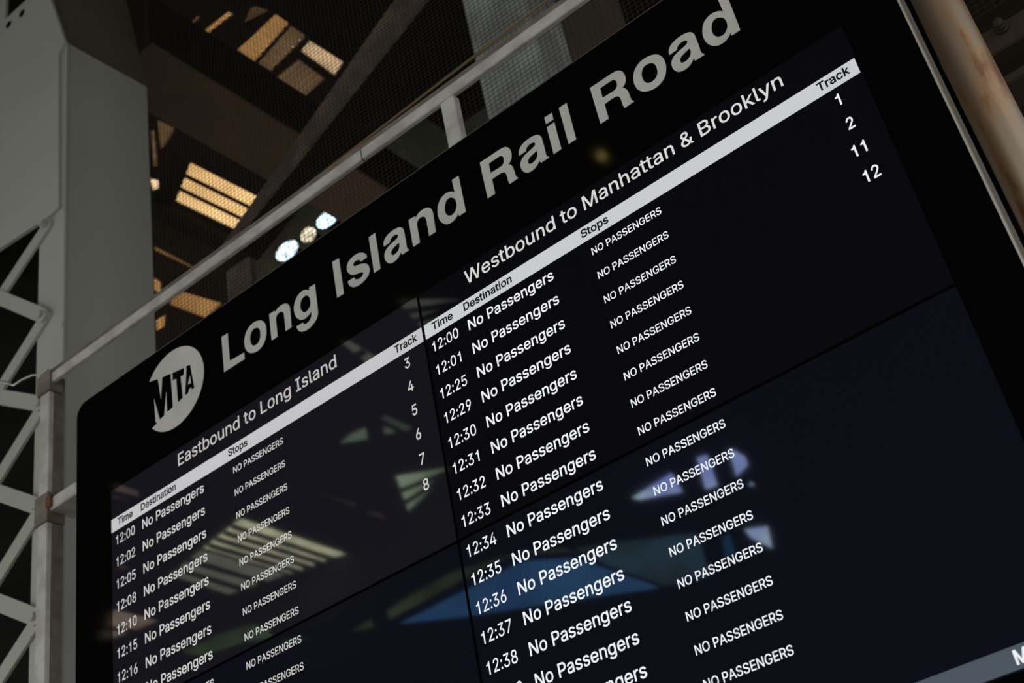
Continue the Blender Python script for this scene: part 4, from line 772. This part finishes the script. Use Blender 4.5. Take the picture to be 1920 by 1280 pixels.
# second dark beam parallel to it, higher up
h0 = atZ(480, 10, ZC - 0.35); h1 = atZ(650, 110, ZC - 0.35)
hb = link('roof_beam', box((h0.x + h1.x) / 2, (h0.x + h1.x) / 2 + 1.5, 1.0, 11, ZC - 0.35, ZC - 0.03), M_beam)
tag(hb, 'dark broad roof beam left of the diagonal brace, above the amber sheets', 'beam')
# low dark cross beam below the largest sheet
d0 = atZ(290, 385, ZC - 0.10); d1 = atZ(455, 468, ZC - 0.10)
hb = link('roof_beam', box((d0.x + d1.x) / 2 - 0.12, (d0.x + d1.x) / 2 + 0.02, 1.5, 11, ZC - 0.10, ZC - 0.03), M_beam)
tag(hb, 'thin dark roof beam just under the largest amber sheet', 'beam')
# diagonal brace
YB = 1.6
pA = atY(690, 35, YB); pB = atY(498, 320, YB)
dd = (pA - pB).normalized()
def bracept(u, v): return atY(u, v, YB)
q = [bracept(1020, -400), bracept(1115, -400), bracept(533, 330), bracept(429, 460), bracept(416, 460), bracept(507, 330)]
t_ = thing('diagonal_brace', q[5], 'dusty brown diagonal brace slanting across behind the rail', 'brace')
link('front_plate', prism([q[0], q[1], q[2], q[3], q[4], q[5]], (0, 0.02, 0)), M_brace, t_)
link('underside_plate', prism([q[1] + Vector((0, 0.02, 0)), q[3] + Vector((0, 0.02, 0)), q[3] + Vector((0, 0.2, 0)), q[1] + Vector((0, 0.2, 0))], (-0.02, 0, 0.01)), M_beam, t_, 'underside with its shade painted almost black')  # shade below the brace set by the near-black colour
hp = [atY(u, v, 2.0) for u, v in ((424, 510), (467, 480))]
hp += [Vector((hp[1].x, 2.0, 0)), Vector((hp[0].x, 2.0, 0))]
o = link('brown_stanchion', prism(hp, (0, 0.04, 0)), M_brace)
tag(o, 'brown stanchion seen between the top rail and the board, left of the lamps', 'post')
# dark green panel right of the brace
YP = 3.4
pts = [atY(u, v, YP) for u, v in ((800, -80), (1140, -300), (1140, 330), (470, 640), (476, 440), (560, 320))]
o = link('rear_panel', prism(pts, (0, 0.06, 0)), M_green)
tag(o, 'dark greenish sheet metal panel behind the netting, right of the brace', 'panel')
# lamps glowing behind the netting just above the board
def lamp(u, v, w, h, ma, label):
    p = atY(u, v, YP - 0.35)
    t_ = thing('wall_lamp', p, label, 'lamp', 'lamps behind the netting')
    s_ = (p - EYE).dot(FW) / FPX
    W_, H_ = w * s_, h * s_
    bm = bmesh.new(); bmesh.ops.create_uvsphere(bm, u_segments=20, v_segments=12, radius=0.5)
    me = bpy.data.meshes.new('m'); bm.to_mesh(me); bm.free()
    for pl in me.polygons: pl.use_smooth = True
    me.transform(Matrix.Diagonal((W_, 0.08, H_, 1))); moved(me, p)
    link('lamp_glass', me, ma, t_, 'glowing lamp glass')
    link('lamp_base', box(p.x - W_ * 0.3, p.x + W_ * 0.3, p.y + 0.03, p.y + 0.35, p.z - H_ * 0.25, p.z + H_ * 0.25, 0.01), M_beam, t_, 'dark lamp base')
lamp(613, 411, 50, 30, M_lampw, 'cool white lamp behind the netting, rightmost of three above the board edge')
lamp(578, 440, 34, 28, M_lampc, 'cream lamp behind the netting, middle of three above the board edge')
lamp(538, 470, 54, 34, M_lampw, 'cool white lamp behind the netting, leftmost of three above the board edge')
# pale post behind the netting
YQ = 1.25
xq0 = (atY(868, 0, YQ).x + atY(913, 222, YQ).x) / 2
xq1 = (atY(962, 0, YQ).x + atY(1026, 58, YQ).x) / 2
pst = thing('pale_post', ((xq0 + xq1) / 2, YQ, 0), 'pale grey upright post right of centre, seen through the netting', 'post')
dq = atX(1030, 50, xq1).y
link('front_plate', box(xq0, xq1, YQ, YQ + 0.02, 0, ZC - 0.05, 0.002), M_post, pst)
link('side_plate', box(xq1 - 0.02, xq1, YQ + 0.02, YQ + 0.26, 0, ZC - 0.05), M_post, pst)
# brown post right of it
YR = 1.9
xr0 = (atY(1037, 10, YR).x + atY(1062, 110, YR).x) / 2
xr1 = (atY(1112, 0, YR).x + atY(1130, 70, YR).x) / 2
bp_ = thing('brown_post', ((xr0 + xr1) / 2, YR, 0), 'dark brown upright post right of the pale post', 'post')
link('front_plate', box(xr0, xr1, YR, YR + 0.03, 0, ZC - 0.05, 0.003), M_postdk, bp_)
link('side_plate', box(xr1 - 0.03, xr1, YR + 0.03, YR + 0.3, 0, ZC - 0.05), M_postdk, bp_)
# beams on the far right, beyond the pipe
YX = 1.5
za = atY(1880, 92, YX).z; zb_ = atY(1880, 40, YX).z
o = link('cross_beam', box(0.9, 6, YX, YX + 0.18, za, zb_, 0.004), M_xbeam)
tag(o, 'upper dusty cross beam right of the rusty pipe', 'beam', 'cross beams beyond the pipe')
za2 = atY(1900, 132, YX).z; zb2 = atY(1900, 112, YX).z
o = link('cross_beam', box(0.9, 6, YX + 0.05, YX + 0.2, za2, zb2, 0.004), M_xbeam)
tag(o, 'lower thin cross beam right of the rusty pipe', 'beam', 'cross beams beyond the pipe')
pi_ = atY(1873, 45, YX - 0.03)
o = thing('insulator', pi_ + Vector((0, 0, -0.02)), 'small ribbed knob on the upper cross beam at right', 'insulator')
for k_ in range(3):
    link('disc', tube([(pi_.x, YX - 0.001 - 0.016 * k_, pi_.z), (pi_.x, YX - 0.013 - 0.016 * k_, pi_.z)], 0.022 - 0.003 * k_, 16), M_xbeam, o)

# ------------------------------------------------------------------ behind the camera: seen only as reflections in the displays
R_ = dict(mirror=True)
GR = 'translucent roof sheets over the concourse'
skylight([(452, 972), (655, 1040), (545, 1078), (378, 1030)], M_clear, 'reflected pale striped roof sheet, the largest on the lower left display', ribs=4, group=GR, ribw=0.055, **R_)
skylight([(376, 1031), (543, 1079), (430, 1118), (315, 1080)], M_dim, 'reflected dim roof sheet directly below the largest striped one', ribs=2, group=GR, ribw=0.06, **R_)
skylight([(215, 1143), (302, 1165), (222, 1197), (183, 1203)], M_pink, 'reflected pinkish roof sheet near the lowest eastbound times', ribs=1, group=GR, ribw=0.05, **R_)
skylight([(740, 562), (862, 560), (868, 575), (790, 618)], M_dim, 'reflected dim striped roof sheet above the westbound Time title', ribs=2, group=GR, ribw=0.05, **R_)
skylight([(632, 640), (655, 638), (710, 672), (695, 690)], M_dim, 'reflected dim roof sheet right of the eastbound heading', ribs=1, group=GR, ribw=0.07, **R_)
skylight([(660, 812), (686, 801), (690, 826), (632, 836)], M_clearD, 'reflected small green wedge left of track number five', group=GR, **R_)
skylight([(722, 778), (777, 803), (762, 812), (713, 787)], M_clearD, 'reflected small green slanted strip beside track number six', group=GR, **R_)
skylight([(718, 800), (735, 803), (746, 814), (722, 818)], M_clearD, 'reflected tiny green patch under the slanted strip', group=GR, **R_)
skylight([(742, 893), (841, 876), (842, 890), (766, 962)], M_clearD, 'reflected green striped roof sheet behind track number eight', ribs=2, group=GR, ribw=0.05, **R_)
skylight([(593, 921), (669, 944), (667, 954), (604, 930)], M_pink, 'reflected thin brownish strip left of centre', group=GR, **R_)
skylight([(687, 957), (717, 963), (727, 978), (689, 966)], M_pink, 'reflected short brownish strip near the display crossing', group=GR, **R_)
skylight([(214, 905), (262, 922), (256, 944), (212, 935)], M_pink, 'reflected pinkish roof sheet above the eastbound Time title', group=GR, ribs=1, ribw=0.05, **R_)
skylight([(223, 1057), (250, 1063), (240, 1070), (219, 1070)], M_pink, 'reflected tiny pinkish patch between eastbound times', group=GR, **R_)

# rear wall with windows
DW = 8.0
def wl(pts): return [(lambda p: (p.x, p.z))(atY(u, v, DW)) for u, v in pts]
WIN = [
 ([(720, 1172), (790, 1137), (900, 1080), (965, 1047), (1060, 1041), (1128, 1062), (1238, 1101), (870, 1156)], M_blue, 'long blue window'),
 ([(1062, 1022), (1130, 1012), (1200, 1004), (1306, 992), (1331, 1080), (1246, 1098), (1132, 1058)], M_tealD, 'dull teal window'),
 ([(714, 1140), (773, 1102), (838, 1066), (900, 1048), (965, 1029), (1050, 1022), (1112, 1052), (1060, 1034), (965, 1040), (900, 1072), (859, 1090), (790, 1129), (719, 1166)], M_olive, 'backlit olive opening in place of the arch beam'),  # lit arch beam made as a backlit opening
 ([(326, 1219), (395, 1186), (468, 1165), (500, 1176), (512, 1194), (450, 1206), (380, 1230)], M_olive2, 'green roof light'),
 ([(516, 1196), (590, 1188), (560, 1205), (520, 1207)], M_olive2, 'small green roof light'),
 ([(643, 1180), (695, 1149), (699, 1176), (660, 1184)], M_olive, 'green wedge roof light'),
 ([(1342, 1001), (1366, 992), (1380, 1042), (1352, 1049)], M_teal, 'small teal window'),
 ([(1384, 986), (1438, 979), (1448, 1028), (1396, 1002)], M_skyb, 'small bright window'),
 ([(1167, 931), (1250, 878), (1262, 890), (1280, 922), (1200, 936)], M_skyb, 'wedge window'),
 ([(1295, 852), (1320, 844), (1327, 853), (1345, 910), (1320, 919), (1310, 908)], M_skyb, 'upright window'),
 ([(1355, 837), (1363, 836), (1398, 857), (1402, 872), (1373, 901)], M_skyb, 'triangular window'),
 ([(1392, 899), (1408, 897), (1414, 910), (1398, 911)], M_skyb, 'tiny window'),
][:12]
outer = [(-22, 0.9 + UP), (9, 0.9 + UP), (9, ZC - 0.02), (-22, ZC - 0.02)]
wm = flat([outer] + [wl(w[0]) for w in WIN], 0.06)
wr = struct(link('wall_rear', moved(wm, (0, -DW - 0.06, 0)), M_rear))
for i, (pts, ma, lab) in enumerate(WIN, 1):
    o = struct(link('window_%d' % i, moved(flat([wl(pts)], 0.004), (0, -DW - 0.10, 0)), ma))
# pendant lamp reflected as a yellow dot in the black header
p = flip(atZ(1128, 292, 4.2 + UP))
t_ = thing('pendant_lamp', p, 'small yellow ceiling lamp reflected as a dot under the title', 'lamp')
bm = bmesh.new(); bmesh.ops.create_uvsphere(bm, u_segments=20, v_segments=12, radius=0.035)
me = bpy.data.meshes.new('m'); bm.to_mesh(me); bm.free()
for pl in me.polygons: pl.use_smooth = True
link('bulb', moved(me, p), M_lampy, t_, 'yellow glowing bulb')
link('lamp_shade', tube([p + Vector((0, 0, 0.03)), p + Vector((0, 0, 0.09))], 0.07, 24), M_beam, t_)
link('stem', tube([p + Vector((0, 0, 0.09)), Vector((p.x, p.y, ZC - 0.02))], 0.012, 10), M_beam, t_)

# roof deck with its openings, and the floor
def flat_xy(splines, extrude, zc):
    me = flat(splines, extrude)
    me.transform(Matrix(((1, 0, 0, 0), (0, 0, 1, 0), (0, -1, 0, 0), (0, 0, 0, 1))))   # x,z plane -> x,y plane
    return moved(me, (0, 0, zc))
deck = flat_xy([[(-26, -8.12), (12, -8.12), (12, 16), (-26, 16)]] + HOLES, 0.02, ZC + 0.02)
struct(link('ceiling', deck, M_deck))
struct(link('floor', box(-26, 12, -14, 16, -0.2, 0.0), M_floor))
